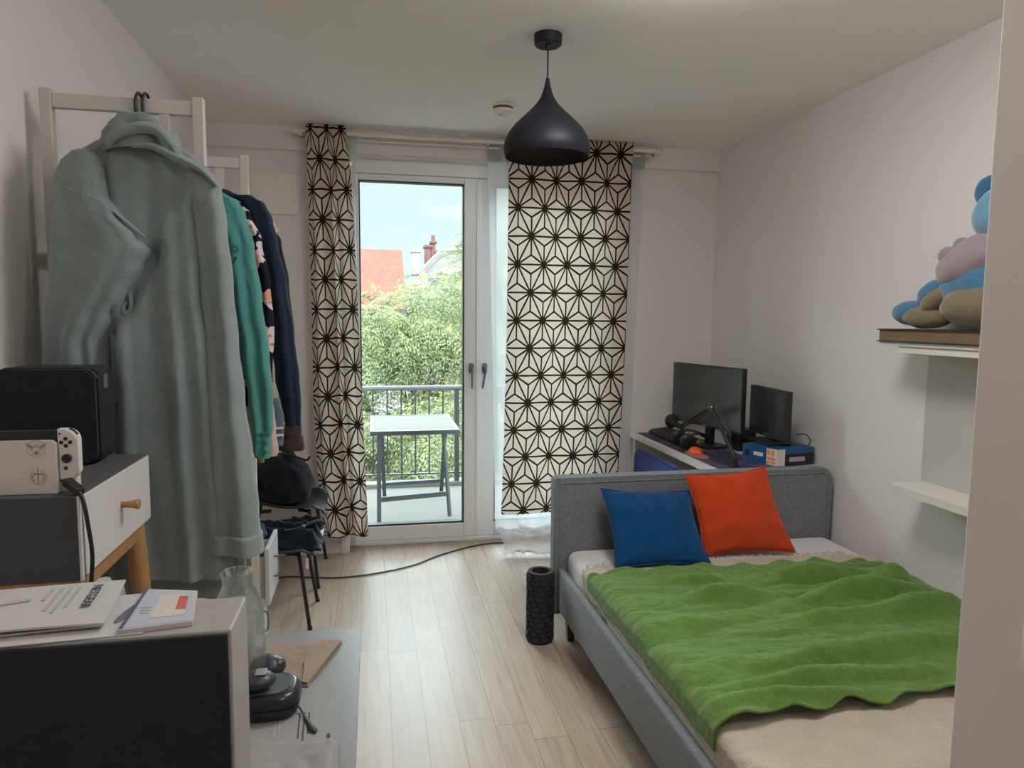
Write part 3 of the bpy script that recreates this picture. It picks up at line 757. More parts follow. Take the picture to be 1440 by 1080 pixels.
# ------------------------------------------------------------------ bed
M_uph = cloth('grey upholstery', (0.19, 0.20, 0.215, 1), 0, 0.34, 700, 0.5, blotch=60)
M_sheet = cloth('white fitted sheet', (0.68, 0.665, 0.655, 1), 0, 0.04, 900, 0.35, wr=0.010, wscale=7)
M_green = cloth('green blanket cloth', (0.115, 0.215, 0.042, 1), 0, 0.22, 420, 1.0, wr=0.007, wscale=30, blotch=20, sheen=0.25)
M_throw = cloth('beige crinkled throw', (0.49, 0.43, 0.355, 1), 0, 0.12, 500, 0.9, wr=0.012, wscale=34, blotch=14)
M_blue = cloth('blue cushion cloth', (0.003, 0.050, 0.155, 1), 0, 0.12, 900, 0.35, wr=0.006, wscale=12)
M_orange = cloth('orange cushion cloth', (0.52, 0.055, 0.012, 1), 0, 0.10, 900, 0.35, wr=0.006, wscale=12)
M_legw = wood('dark bed leg', (0.05, 0.035, 0.025, 1), (0.10, 0.07, 0.05, 1))
BX0, BX1, BY0, BY1 = 0.84, 2.275, 1.01, 3.10
bed = thing('bed', 'double bed with grey fabric frame and headboard against the right wall', 'bed', (1.56, 2.05, 0))
# headboard: upright slab with rounded upper corners
bm = nb(); pts = [(0.820, 0.10), (2.272, 0.10)]; r = 0.05
for cx, a0, rr in ((2.272-r, 0, r), (0.820+0.016, 90, 0.016)):
    for k in range(9):
        a = radians(a0+90*k/8); pts.append((cx+rr*cos(a), 0.758-rr+rr*sin(a)))
fv = [bm.verts.new((x, BY1, z)) for x, z in pts]; bv = [bm.verts.new((x, BY1+0.075, z)) for x, z in pts]
f1 = bm.faces.new(fv); f2 = bm.faces.new(bv[::-1]); n = len(pts)
for i in range(n): bm.faces.new((fv[i], bv[i], bv[(i+1) % n], fv[(i+1) % n]))
bmesh.ops.bevel(bm, geom=list(f1.edges)+list(f2.edges), offset=0.010, segments=3, affect='EDGES')
hb = obj('headboard', bm, M_uph, bed, True, ang=50)
bm = nb(); tube(bm, [(x, BY1-0.001, z) for x, z in ((0.845, 0.30), (0.845, 0.732), (1.5, 0.735), (2.225, 0.735), (2.247, 0.715), (2.247, 0.3))], 0.003, 6); obj('piping', bm, M_uph, hb, True)
def rail(lo, hi): bm = nb(); box(bm, lo, hi, 0.012, 3); return obj('side_rail', bm, M_uph, bed, True)
rail((BX0, BY0, 0.125), (BX0+0.035, BY1, 0.328)); rail((BX1-0.035, BY0, 0.125), (BX1, BY1, 0.328))
bm = nb(); box(bm, (BX0+0.0355, BY0, 0.125), (BX1-0.0355, BY0+0.035, 0.328), 0.012, 3); obj('foot_rail', bm, M_uph, bed, True)
bm = nb(); box(bm, (BX0+0.036, BY0+0.036, 0.17), (BX1-0.036, BY1-0.001, 0.215)); obj('slatted_base', bm, M_legw, bed)
for x in (BX0+0.05, BX1-0.05):
    for y in (BY0+0.06, BY1-0.055):
        bm = nb(); tube(bm, [(x, y, 0.135), (x, y, 0)], [0.030, 0.022], 4, up=(1, 1, 0)); obj('leg', bm, M_legw, bed)
# mattress under a fitted sheet
bm = nb(); MX0, MX1, MY0, MY1 = BX0+0.038, BX1-0.040, BY0+0.04, BY1-0.004
box(bm, (MX0, MY0, 0.217), (MX1, MY1, 0.418), 0.045, 4)
tag(obj('mattress', bm, M_sheet, None, True, ang=80), 'mattress in a wrinkled white fitted sheet on the bed', 'mattress')

def drape(x, y, z0, ov):
    """height over the mattress: flat on top, rounding down past its left edge"""
    d = MX0+0.035-x
    if d <= 0: return x, z0
    a = min(d/0.04, 1.25); return MX0+0.035-0.04*sin(min(a, pi/2))-0.002, z0-0.04*(1-cos(min(a, pi/2)))-max(0, d-0.055)
# beige throw
def fthrow(s, q):
    y = lerp(2.80, MY0+0.02, q); y += 0.02*nz(s*4, 0.3)*(1-q); x0 = 0.80-0.015*nz(q*9, 5)
    x = lerp(x0, 2.215, s)
    if q < 0.16: y -= 0.05*max(0, (x-1.5))*(1-q/0.16)
    z = 0.424+0.006*abs(nz(x*5, y*9, 1))+0.008*max(0, nz(x*2.2, y*6, 7))+0.003*nz(x*30, y*16)
    if q < 0.05: z += 0.004
    x, z = drape(x, y, z, 0)
    return V((x, y, z))
bm = nb(); sheet(bm, fthrow, 140, 170); th = obj('throw_blanket', bm, M_throw, None, True, ang=180)
tag(th, 'beige crinkled throw with a fringed end lying under the green blanket', 'blanket')
bm = nb(); rnd = random.Random(4)
for k in range(230):
    s = k/229*0.93; p = fthrow(s, 0.0); L = rnd.uniform(0.018, 0.036)
    d = V((rnd.uniform(-.5, .5), 1.0, 0)).normalized()
    tube(bm, [p, p+d*L*0.5+V((0, 0, rnd.uniform(0.004, 0.014))), p+d*L+V((rnd.uniform(-.008, .008), 0, rnd.uniform(-.001, .012)))], [0.0016, 0.0014, 0.0008], 4)
for k in range(46):
    q = k/45*0.16; p = fthrow(0.0, q); L = rnd.uniform(0.014, 0.03)
    tube(bm, [p, p+V((-0.006, rnd.uniform(-.008, .008), -L*0.5)), p+V((-0.005, rnd.uniform(-.012, .012), -L))], [0.0016, 0.0014, 0.0008], 4)
o = obj('fringe', bm, M_throw, th); o['kind'] = 'stuff'
# green blanket
def bump2(x, y, cx, cy, rx, ry, h, sk=0.0):
    u = (x-cx-sk*(y-cy))/rx; w = (y-cy)/ry; return h*math.exp(-(u*u+w*w))
def fblanket(s, q):
    xl = 0.815+0.012*nz(q*7, 1.1); xr = lerp(2.19, 2.15, q)+0.025*nz(q*6, 9.1)
    x = lerp(xl, xr, s)
    yt = lerp(2.725, 2.64, s)+0.007*sin(s*43+3*nz(s*5, 1))+0.014*nz(s*9, 2)+0.012*nz(s*22, 4); yb = lerp(1.60, 1.665, s)+0.008*sin(s*37+1+3*nz(s*4, 6))+0.016*nz(s*8, 8)+0.010*nz(s*21, 3)
    y = lerp(yt, yb, q)
    e = min(1, min(s, 1-s)*10+0.3)
    # long soft ridges across the bed, a few folded hollows, fine crinkle
    z = 0.438+0.020*abs(nz(x*1.3+0.3, y*5.5+x*0.9, 2.0))+0.026*max(0, nz(x*2.6, y*10-x*1.2, 5.0))+0.010*nz(x*8, y*22, 3)+0.0045*abs(nz(x*14, y*40, 6))+0.0028*nz(x*34, y*58, 8)
    for cx, cy, rx, ry, h, sk in [(a_, b_, c_, d_, 2.0*e_, f_) for a_, b_, c_, d_, e_, f_ in ((1.30, 2.36, 0.17, 0.035, 0.030, 0.3), (1.28, 2.425, 0.15, 0.022, -0.014, 0.3), (1.72, 2.50, 0.20, 0.03, 0.028, -0.2), (1.68, 2.445, 0.16, 0.02, -0.012, -0.2),
                                  (1.80, 2.27, 0.22, 0.04, 0.045, 0.4), (1.79, 2.335, 0.20, 0.022, -0.018, 0.4), (1.93, 2.13, 0.25, 0.045, 0.035, 0.8), (1.55, 2.12, 0.10, 0.03, 0.016, 0), (1.25, 2.55, 0.12, 0.02, 0.016, 0),
                                  (1.35, 1.83, 0.28, 0.04, 0.030, -1.2), (1.30, 1.73, 0.33, 0.03, 0.026, -1.6), (1.7, 1.86, 0.22, 0.03, 0.028, -0.8), (1.12, 1.66, 0.22, 0.025, 0.022, -1.0), (2.05, 2.4, 0.08, 0.06, 0.03, 0))]:
        z += bump2(x, y, cx, cy, rx, ry, h, sk)
    edge = min(q, 1-q)
    if edge < 0.03: z += 0.008*(1-edge/0.03)*(0.5+sin(s*50+q*9))
    z = 0.434+(z-0.434)*e
    x, z = drape(x, y, z, 0)
    return V((x, y, z))
bm = nb(); sheet(bm, fblanket, 260, 240)
tag(obj('green_blanket', bm, M_green, None, True, ang=180, mods=[('SOLIDIFY', dict(thickness=0.006, offset=1.0))]), 'rumpled grass-green blanket spread across the middle of the bed', 'blanket')
# cushions
def cushion(name, label, m, c, thick, seed, group):
    """c: corner points top-left, top-right, bottom-right, bottom-left"""
    tl, tr, br, bl = [V(p) for p in c]
    nrm = (tr-tl).cross(bl-tl).normalized()
    if nrm.y > 0: nrm = -nrm
    def pos(s, q, side):
        a = 2*s-1; b = 2*q-1
        # seams bow inwards between the corners
        s2 = s+(0.5-s)*0.085*(1-b*b)*abs(a)**3; q2 = q+(0.5-q)*0.085*(1-a*a)*abs(b)**3
        p = tl.lerp(tr, s2).lerp(bl.lerp(br, s2), q2)
        t0 = max(0, 1-a*a)**0.55*max(0, 1-b*b)**0.55
        w = 0.007*nz(s*4+seed, q*5, side)+0.005*sin((a+b)*9+seed)*abs(a*b)+0.006*sin(9*atan2(b, a)+seed)*min(1, (a*a+b*b))*t0
        return p+nrm*side*(thick*t0+(w if t0 > 0.02 else 0))
    bm = nb()
    N = 44
    A = sheet(bm, lambda s, q: pos(s, q, 1), N, N); B = sheet(bm, lambda s, q: pos(s, q, -1), N, N)
    bmesh.ops.remove_doubles(bm, verts=bm.verts[:], dist=0.0004)
    o = tag(obj(name, bm, m, None, True, ang=180, mods=[SUB(1)]), label, 'cushion', group)
    loop = [pos(k/N, 0, 0) for k in range(N)]+[pos(1, k/N, 0) for k in range(N)]+[pos(1-k/N, 1, 0) for k in range(N)]+[pos(0, 1-k/N, 0) for k in range(N)]
    bm = nb(); tube(bm, loop, 0.0035, 6, closed=True); obj('piping', bm, m, o, True)
    return o
cushion('throw_cushion', 'blue square cushion leaning on the headboard', M_blue, (PY(845, 687, 3.03), PY(969, 690, 3.03), PZ(1000, 794, 0.434), PZ(866, 800, 0.434)), 0.055, 1.0, 'cushions on the bed')
cushion('throw_cushion', 'orange square cushion leaning on the headboard', M_orange, (PY(964, 668, 3.01), PY(1076, 657, 3.03), PZ(1119, 777, 0.434), PZ(989, 781, 0.434)), 0.06, 4.0, 'cushions on the bed')
# ------------------------------------------------------------------ clothes rack, robe, garments
M_rack = mat('white painted wood', (0.62, 0.585, 0.55, 1), 0.45, var=0.05)
RYN, RYF, RXL, RXR, RZ = 2.25, 2.99, -0.895, -0.495, 2.13
rack = thing('clothes_rack', 'tall white wooden clothes rack standing along the left wall', 'clothes rack', ((RXL+RXR)/2, (RYN+RYF)/2, 0))
for y in (RYN, RYF):
    for x in (RXL, RXR):
        bm = nb(); box(bm, (x-0.015, y-0.015, 0), (x+0.015, y+0.015, RZ), 0.002); obj('post', bm, M_rack, rack)
    bm = nb(); box(bm, (RXL+0.0152, y-0.011, RZ-0.052), (RXR-0.0152, y+0.011, RZ-0.012), 0.002); obj('crossbar', bm, M_rack, rack)
    bm = nb(); box(bm, (-0.602, y-0.010, RZ-0.20), (-0.574, y+0.010, RZ-0.0525), 0.001); obj('rail_hanger', bm, M_rack, rack)
bm = nb(); box(bm, (-0.606, RYN-0.012, RZ-0.235), (-0.570, RYF+0.012, RZ-0.2005), 0.002); obj('hanging_rail', bm, M_rack, rack)
bm = nb(); box(bm, (RXL-0.013, RYN+0.0155, 1.66), (RXL+0.006, RYF-0.0155, 1.70), 0.002); obj('side_rail', bm, M_rack, rack)

def volume(name, rows, y, m, parent, depth=0.06, nu=72, nv=70, folds=None, back=0.7, capt=True):
    """closed soft volume: rows [(v, left, right)] are its outline in the photograph carried to the plane y"""
    rows = sorted(rows); v0, v1 = rows[0][0], rows[-1][0]
    bm = nb(); rings = []
    for j in range(nv+1):
        k = j/nv; v = lerp(v0, v1, k)
        L = PY(smooth([(r[0], r[1]) for r in rows], v), v, y); Rt = PY(smooth([(r[0], r[2]) for r in rows], v), v, y)
        c = (L+Rt)/2; w = (Rt-L)/2; ring = []
        for i in range(nu):
            a = 2*pi*i/nu; ca, sa = cos(a), sin(a)
            px = abs(ca)**0.8*(1 if ca > 0 else -1); py = abs(sa)**0.75*(1 if sa > 0 else -1)
            dp = depth(k) if callable(depth) else depth
            dp = min(dp, w.length*1.0)
            off = folds(a, k, (px+1)/2) if folds else 0.0
            p = c+w*px
            p.y += (py*dp*back if py > 0 else py*dp) - off*max(0, -sa)**0.5
            p.x += off*0.35*ca
            ring.append(bm.verts.new(p))
        rings.append(ring)
    for a, b in zip(rings, rings[1:]):
        for i in range(nu): bm.faces.new((a[i], a[(i+1) % nu], b[(i+1) % nu], b[i]))
    if capt: bm.faces.new(rings[0][::-1])
    # turn the hem inwards
    inner = [bm.verts.new(q.co+V(((sum(r.co.x for r in rings[-1])/nu-q.co.x)*0.06, (y-q.co.y)*0.25, 0.05))) for q in rings[-1]]
    for i in range(nu): bm.faces.new((rings[-1][i], rings[-1][(i+1) % nu], inner[(i+1) % nu], inner[i]))
    bm.faces.new(inner)
    return obj(name, bm, m, parent, True, ang=120)

def hanger(label, x, y, z, lean=0.0):
    """black hanger hooked over the rail at (x, y), z is the top of the hook"""
    h = thing('coat_hanger', label, 'hanger', (x, y, z-0.30), 'black coat hangers on the rack')
    bm = nb(); pts = []
    for k in range(15):
        a = radians(-40+230*k/14); pts.append((x+lean*0.4+0.024*cos(a), y+lean, z-0.026+0.026*sin(a)))
    pts = pts[::-1]
    pts = [p for p in pts]; pts = pts[:]
    tail = [(x, y+lean, z-0.075), (x, y+lean, z-0.115)]
    tube(bm, spline([pts[-1]]+pts[::-1][1:]+[(x-0.022, y+lean, z-0.045)]+tail, 2), 0.0038, 8); obj('hook', bm, M_black, h, True)
    bm = nb(); tube(bm, spline([(x-0.19, y, z-0.205), (x-0.12, y, z-0.165), (x-0.03, y, z-0.118), (x+0.03, y, z-0.118), (x+0.12, y, z-0.165), (x+0.19, y, z-0.205)], 4), 0.005, 8); obj('shoulder_bar', bm, M_black, h, True)
    return h

M_robe = cloth('grey green terry', (0.225, 0.272, 0.275, 1), 0, 0.16, 480, 0.9, wr=0.003, wscale=18, blotch=9, sheen=0.4)
M_robe2 = cloth('grey green terry edge', (0.245, 0.295, 0.295, 1), 0, 0.12, 480, 0.7, blotch=9, sheen=0.4)
YR = 2.165
robe = thing('bathrobe', 'long grey-green towelling bathrobe hanging on the near end of the clothes rack', 'bathrobe', (-0.62, YR, 0.67))
def rf(a, k, s):
    d = 0.25+0.75*min(1, k*2.2)
    f = 0.020*sin(2*pi*2.6*s+0.8+1.2*k)*d+0.011*sin(2*pi*6.3*s-1.4*k)*d
    f += 0.012*nz(s*4, k*2.5, 3.1)+0.006*nz(s*9, k*7, 1.0)
    f -= 0.035*math.exp(-((s-0.78+0.03*k)/0.045)**2)*max(0, min(1, (k-0.35)*2))      # shadowed groove beside the right sleeve
    v = 196+606*k; L_ = 94+0.025*max(0, v-300); R_w = 212+0.06*max(0, v-300)
    def at(u): return (u-L_)/R_w
    if 240 < v < 352: f += 0.018*math.exp(-((s-at(302-(v-248)*0.84))/0.045)**2)*min(1, (v-240)/20)      # drag fold from the right shoulder
    ed = interp([(338, 210), (352, 214), (410, 190), (445, 170), (480, 154), (560, 166), (640, 172)], v)
    if v > 335: f -= 0.045*math.exp(-((s-at(ed+12))/0.055)**2)*min(1, (v-335)/25)*max(0, 1-max(0, v-520)/140)  # hollow beside the left sleeve
    return f
volume('body', [(196, 152, 236), (206, 128, 254), (222, 104, 278), (245, 94, 300), (300, 94, 306), (400, 94, 314), (500, 96, 326), (600, 100, 334), (700, 110, 342), (760, 116, 346), (802, 122, 346)], YR, M_robe, robe, depth=lambda k: 0.045+0.05*min(1, k*3), folds=rf, nu=110, nv=110)
volume('under_layer', [(740, 150, 340), (790, 165, 344), (833, 178, 347)], YR+0.02, M_robe, robe, depth=0.05, folds=lambda a, k, s: 0.006*sin(18*s), nv=14)
def sf(a, k, s): return 0.012*sin(2*pi*1.4*s+2.0)*min(1, k*3)+0.010*nz(s*3, k*5, 7.7)+0.004*sin(40*k+6*s)*max(0, k-0.7)
volume('sleeve', [(236, 262, 292), (262, 262, 311), (320, 276, 320), (400, 284, 329), (480, 292, 338), (560, 297, 347), (640, 301, 358), (720, 304, 366), (771, 304, 371)], YR-0.045, M_robe, robe, depth=0.055, folds=sf, nu=60, nv=80)
bm_c = volume('cuff', [(748, 303, 370.5), (774, 303, 372.5)], YR-0.046, M_robe2, robe, depth=0.06, folds=lambda a, k, s: 0.012*sin(2*pi*1.4*s+2.0)+0.004, nv=6)
def lf(a, k, s): return 0.022*math.exp(-((s-0.88)/0.1)**2)*min(1, k*4)+0.014*sin(2*pi*1.6*s+0.6+k*2)*min(1, k*2)+0.010*nz(s*3.3, k*5, 2.7)-0.02*math.exp(-((s-0.62-0.2*k)/0.06)**2)*max(0, k-0.3)
volume('sleeve', [(210, 112, 122), (216, 100, 134), (228, 88, 142), (248, 81, 148), (274, 80, 156), (305, 79, 178), (338, 78, 206), (352, 77, 214), (375, 76, 204), (410, 74, 186), (445, 71, 164), (480, 69, 147), (510, 67, 150), (560, 66, 158), (640, 68, 166)], YR-0.055, M_robe, robe, depth=lambda k: 0.026+0.042*min(1, k*4.5), folds=lf, nu=90, nv=100)
# armhole seam band, collar rolls, belt loop and pocket
def surf_y(base, d): return base-d
bm = nb(); tube(bm, spline([PY(u, v, YR-0.098-d) for u, v, d in ((84, 266, -0.012), (104, 268, 0.004), (128, 276, 0.012), (152, 291, 0.012), (178, 311, 0.008), (204, 333, 0.000))], 8), [0.002+0.010*sin(pi*k/40)**0.5 for k in range(41)], 10, flat=0.3); obj('armhole_seam', bm, M_robe2, robe, True)
cf = lambda a, k, s: 0.010*sin(2*pi*1.2*s+4*k)+0.006*nz(s*4, k*3, 6)
volume('collar', [(160, 178, 204), (164, 166, 216), (176, 156, 228), (192, 147, 240), (206, 140, 250), (216, 146, 256)], YR-0.005, M_robe, robe, depth=lambda k: 0.03+0.05*k, folds=cf, nv=30)
bm = nb(); tube(bm, spline([PY(u, v, YR-0.085) for u, v in ((150, 202), (166, 188), (196, 180), (222, 184), (243, 206), (258, 232))], 8), [0.012+0.010*sin(pi*k/40) for k in range(41)], 12, flat=0.7); obj('collar_roll', bm, M_robe2, robe, True)
bm = nb(); tube(bm, spline([PY(u, v, YR-0.088) for u, v in ((186, 206), (214, 206), (250, 222), (282, 238), (306, 262))], 8), [0.006+0.012*sin(pi*k/32) for k in range(33)], 12, flat=0.6); obj('collar_roll', bm, M_robe2, robe, True)
bm = nb(); tube(bm, spline([PY(u, v, YR-0.078) for u, v in ((182, 412), (184, 424), (183, 436), (176, 440), (173, 432), (177, 424))], 6), 0.0055, 8); obj('belt_loop', bm, M_robe2, robe, True)
bm = nb(); pk = [PY(u, v, YR-0.062) for u, v in ((158, 470), (178, 475), (184, 545), (182, 556), (160, 568))]
a = [bm.verts.new(p) for p in pk]; b = [bm.verts.new(p+V((0, -0.012, 0))) for p in pk]; bm.faces.new(b); bm.faces.new(a[::-1])
for i in range(5): bm.faces.new((a[i], a[(i+1) % 5], b[(i+1) % 5], b[i]))
obj('pocket', bm, M_robe2, robe)
def hook_over(label, u):
    p = PY(u, 140, RYN-0.014)
    h = thing('coat_hanger', label, 'hanger', (p.x, RYN-0.03, 1.85), 'black coat hangers on the rack')
    bm = nb(); ztop = RZ-0.005
    tube(bm, spline([(p.x+0.006, RYN+0.018, ztop-0.03), (p.x+0.004, RYN+0.018, ztop-0.004), (p.x+0.002, RYN+0.004, ztop+0.008), (p.x, RYN-0.012, ztop+0.004), (p.x-0.004, RYN-0.018, ztop-0.02), (p.x-0.002, RYN-0.02, ztop-0.06), (p.x+0.004, YR+0.05, ztop-0.11), (p.x+0.004, YR+0.045, ztop-0.16)], 6), 0.0045, 8)
    obj('hook', bm, M_black, h, True)
    bm = nb(); tube(bm, spline([(p.x-0.15, YR+0.02, 1.90), (p.x-0.05, YR+0.03, 1.955), (p.x+0.004, YR+0.045, 1.966), (p.x+0.06, YR+0.03, 1.955), (p.x+0.16, YR+0.02, 1.90)], 5), 0.006, 8); obj('shoulder_bar', bm, M_black, h, True)
hook_over('black hanger hook over the rack crossbar, the left one of the two holding the bathrobe', 193)
hook_over('black hanger hook over the rack crossbar, the right one of the two holding the bathrobe', 203)

# garments along the rail
M_teal = cloth('teal jersey', (0.075, 0.265, 0.245, 1), 0, 0.10, 900, 0.3, wr=0.003, wscale=10)
M_navy = cloth('navy cotton', (0.012, 0.022, 0.045, 1), 0, 0.2, 900, 0.3, wr=0.004, wscale=9)
M_black_c = cloth('black cotton', (0.012, 0.013, 0.018, 1), 0, 0.2, 900, 0.3, wr=0.005, wscale=10)
M_greyblue = cloth('grey blue denim', (0.14, 0.18, 0.23, 1), 0, 0.15, 700, 0.4)
M_pinkw = cloth('pale pink cotton', (0.56, 0.44, 0.40, 1), 0, 0.08, 700, 0.4)
M_olive = cloth('olive cotton', (0.18, 0.16, 0.04, 1), 0, 0.1, 700, 0.4)
M_whitec = cloth('white stripe cloth', (0.75, 0.74, 0.72, 1), 0, 0.04, 700, 0.3)
M_brown = cloth('dark brown knit', (0.045, 0.032, 0.032, 1), 0, 0.15, 700, 0.4)
def floral():
    m, t, p, o = base_mat('navy floral cloth')
    tc = t.new('ShaderNodeTexCoord'); v2 = t.mapping(tc.outputs['Object'], scale=(1, 0.15, 1))
    vo = t.new('ShaderNodeTexVoronoi', feature='F1'); vo.inputs['Scale'].default_value = 17; t.link(v2, vo.inputs['Vector'])
    sc = t.new('ShaderNodeVectorMath', operation='SCALE'); sc.inputs['Scale'].default_value = 17.0; t.link(v2, sc.inputs[0])
    ps = t.new('ShaderNodeVectorMath', operation='SCALE'); ps.inputs['Scale'].default_value = 17.0; t.link(vo.outputs['Position'], ps.inputs[0])
    df = t.new('ShaderNodeVectorMath', operation='SUBTRACT'); t.link(sc.outputs[0], df.inputs[0]); t.link(ps.outputs[0], df.inputs[1])
    s = t.new('ShaderNodeSeparateXYZ'); t.link(df.outputs[0], s.inputs[0])
    an = t.math('ARCTAN2', s.outputs[2], s.outputs[0]); r = t.math('SQRT', t.math('ADD', t.math('MULTIPLY', s.outputs[0], s.outputs[0]), t.math('MULTIPLY', s.outputs[2], s.outputs[2])))
    pet = t.math('ADD', 0.36, t.math('MULTIPLY', t.math('ABSOLUTE', t.math('COSINE', t.math('MULTIPLY', an, 2.5))), 0.20))
    fl = t.math('LESS_THAN', r, pet)
    sx = t.new('ShaderNodeSeparateXYZ'); t.link(vo.outputs['Color'], sx.inputs[0])
    fl = t.math('MULTIPLY', fl, t.math('LESS_THAN', sx.outputs[0], 0.78))
    pc = t.ramp(sx.outputs[1], [(0.3, (0.62, 0.52, 0.55, 1)), (0.62, (0.66, 0.56, 0.58, 1)), (0.70, (0.60, 0.34, 0.20, 1))])
    c = t.mix(fl, (0.010, 0.012, 0.022, 1), t.mix(t.math('LESS_THAN', r, 0.1), pc, (0.5, 0.25, 0.12, 1)))
    t.link(c, p.inputs['Base Color']); p.inputs['Roughness'].default_value = 0.9; p.inputs['Specular IOR Level'].default_value = 0.1; return m
M_floral = floral()
def gf(seed, amp=0.008): return lambda a, k, s: amp*sin(2*pi*1.7*s+seed+2*k)*min(1, k*3)+0.008*nz(s*3+seed, k*5, seed)+0.003*nz(s*9, k*16, seed)
# teal sweatshirt
ya = 2.40
g = thing('sweatshirt', 'teal sweatshirt with a dark chest print hanging just behind the bathrobe', 'sweatshirt', (-0.58, ya, 0.9), 'clothes on the rack rail')
volume('body', [(262, 210, 282), (282, 176, 318), (330, 168, 334), (450, 166, 338), (560, 166, 342), (600, 168, 342)], ya, M_teal, g, depth=0.05, folds=gf(1.0))
volume('sleeve', [(272, 280, 316), (284, 286, 336), (300, 296, 345), (350, 310, 357), (420, 326, 367), (500, 338, 378), (560, 348, 384), (608, 354, 384)], ya-0.02, M_teal, g, depth=0.045, folds=gf(3.0), nu=48)
volume('cuff', [(604, 356, 383.5), (612, 356, 382), (640, 358, 381), (643, 360, 381)], ya-0.02, M_teal, g, depth=0.04, folds=gf(5.0, 0.003), nu=48, nv=14)
volume('sleeve', [(280, 146, 190), (330, 140, 172), (460, 132, 168), (600, 130, 165)], ya-0.02, M_teal, g, depth=0.045, folds=gf(6.0), nu=40, nv=40)
bm = nb()
for cu, cv, r in ((330, 350, 0.011), (330, 350, 0.006)):
    c = PY(cu, cv, ya-0.082); tube(bm, [c+V((r*cos(2*pi*k/20), 0, r*1.1*sin(2*pi*k/20))) for k in range(20)], 0.0013, 6, closed=True)
c = PY(329, 366, ya-0.082); bar(bm, c+V((-0.007, 0, -0.014)), c+V((0.006, 0, 0.010)), 0.008, 0.002, up=(0, -1, 0))
obj('chest_print', bm, mat('dark green print', (0.03, 0.08, 0.08, 1), 0.8), g)
# floral shirt, navy jacket, black jacket, and hems that show below
yb = 2.52
g = thing('floral_shirt', 'dark shirt with pale pink flowers hanging between the teal sweatshirt and the navy jacket', 'shirt', (-0.58, yb, 0.95), 'clothes on the rack rail')
volume('body', [(272, 232, 296), (290, 200, 330), (330, 190, 346), (450, 190, 350), (570, 190, 352)], yb, M_floral, g, depth=0.045, folds=gf(2.0))
volume('sleeve', [(284, 312, 338), (300, 326, 352), (340, 338, 368), (400, 348, 380), (460, 356, 386), (520, 362, 384), (560, 366, 386)], yb-0.02, M_floral, g, depth=0.04, folds=gf(4.0), nu=48)
volume('hem_lining', [(540, 340, 381), (610, 348, 388), (634, 352, 392), (640, 360, 390)], yb+0.01, M_pinkw, g, depth=0.03, folds=gf(9.0, 0.004), nu=40, nv=20)
yc = 2.66
g = thing('bomber_jacket', 'navy bomber jacket with ribbed cuffs on the rack behind the floral shirt', 'jacket', (-0.56, yc, 0.9), 'clothes on the rack rail')
volume('body', [(268, 256, 322), (280, 232, 346), (310, 222, 366), (450, 220, 374), (580, 220, 376)], yc, M_navy, g, depth=0.05, folds=gf(2.6))
volume('sleeve', [(276, 326, 356), (288, 338, 374), (310, 350, 384), (340, 360, 391), (400, 370, 404), (470, 380, 414), (530, 388, 421), (570, 396, 423), (600, 402, 423)], yc-0.03, M_navy, g, depth=0.05, folds=gf(7.0, 0.006), nu=56)
volume('cuff', [(598, 400, 424), (606, 392, 424), (628, 386, 428), (632, 390, 427)], yc-0.028, M_brown, g, depth=0.045, folds=gf(1.3, 0.003), nu=40, nv=12)
volume('inner_sleeve', [(560, 382, 394), (590, 381, 400), (618, 382, 399), (626, 383, 398)], yc-0.075, M_greyblue, g, depth=0.012, folds=None, nu=32, nv=12)
for k, vv in enumerate((603, 613)):
    bm = nb(); a = PY(382, vv, yc-0.091); b = PY(399, vv-1.5, yc-0.091); bar(bm, a, b, 0.004, 0.008); obj('stripe', bm, M_whitec, g)
yd = 2.80
g = thing('black_jacket', 'black jacket with a pale collar edge, the farthest garment on the rack', 'jacket', (-0.55, yd, 0.95), 'clothes on the rack rail')
volume('body', [(284, 272, 330), (296, 250, 356), (330, 240, 372), (460, 238, 376), (580, 240, 378)], yd, M_black_c, g, depth=0.045, folds=gf(3.6))
volume('sleeve', [(304, 348, 372), (320, 356, 386), (340, 366, 396), (400, 378, 406), (480, 388, 414), (560, 392, 418)], yd-0.02, M_black_c, g, depth=0.04, folds=gf(8.0), nu=48)
volume('collar_edge', [(314, 372, 384), (322, 376, 392), (332, 380, 388)], yd-0.06, M_pinkw, g, depth=0.012, nu=28, nv=10)
g = thing('olive_trousers', 'olive trousers folded over a hanger below the teal sweatshirt', 'trousers', (-0.55, 2.46, 0.93), 'clothes on the rack rail')
volume('trouser_leg', [(330, 300, 340), (560, 350, 366), (640, 361, 371), (650, 362, 372)], 2.465, M_olive, g, depth=0.012, nu=32, nv=30)
for yy, lb in ((ya, 'black coat hanger on the rack rail holding the teal sweatshirt'), (yb, 'black coat hanger on the rack rail holding the floral shirt'), (yc, 'black coat hanger on the rack rail holding the navy bomber jacket'), (yd, 'black coat hanger on the rack rail holding the black jacket, farthest along')):
    hanger(lb, -0.585, yy, RZ-0.1925)

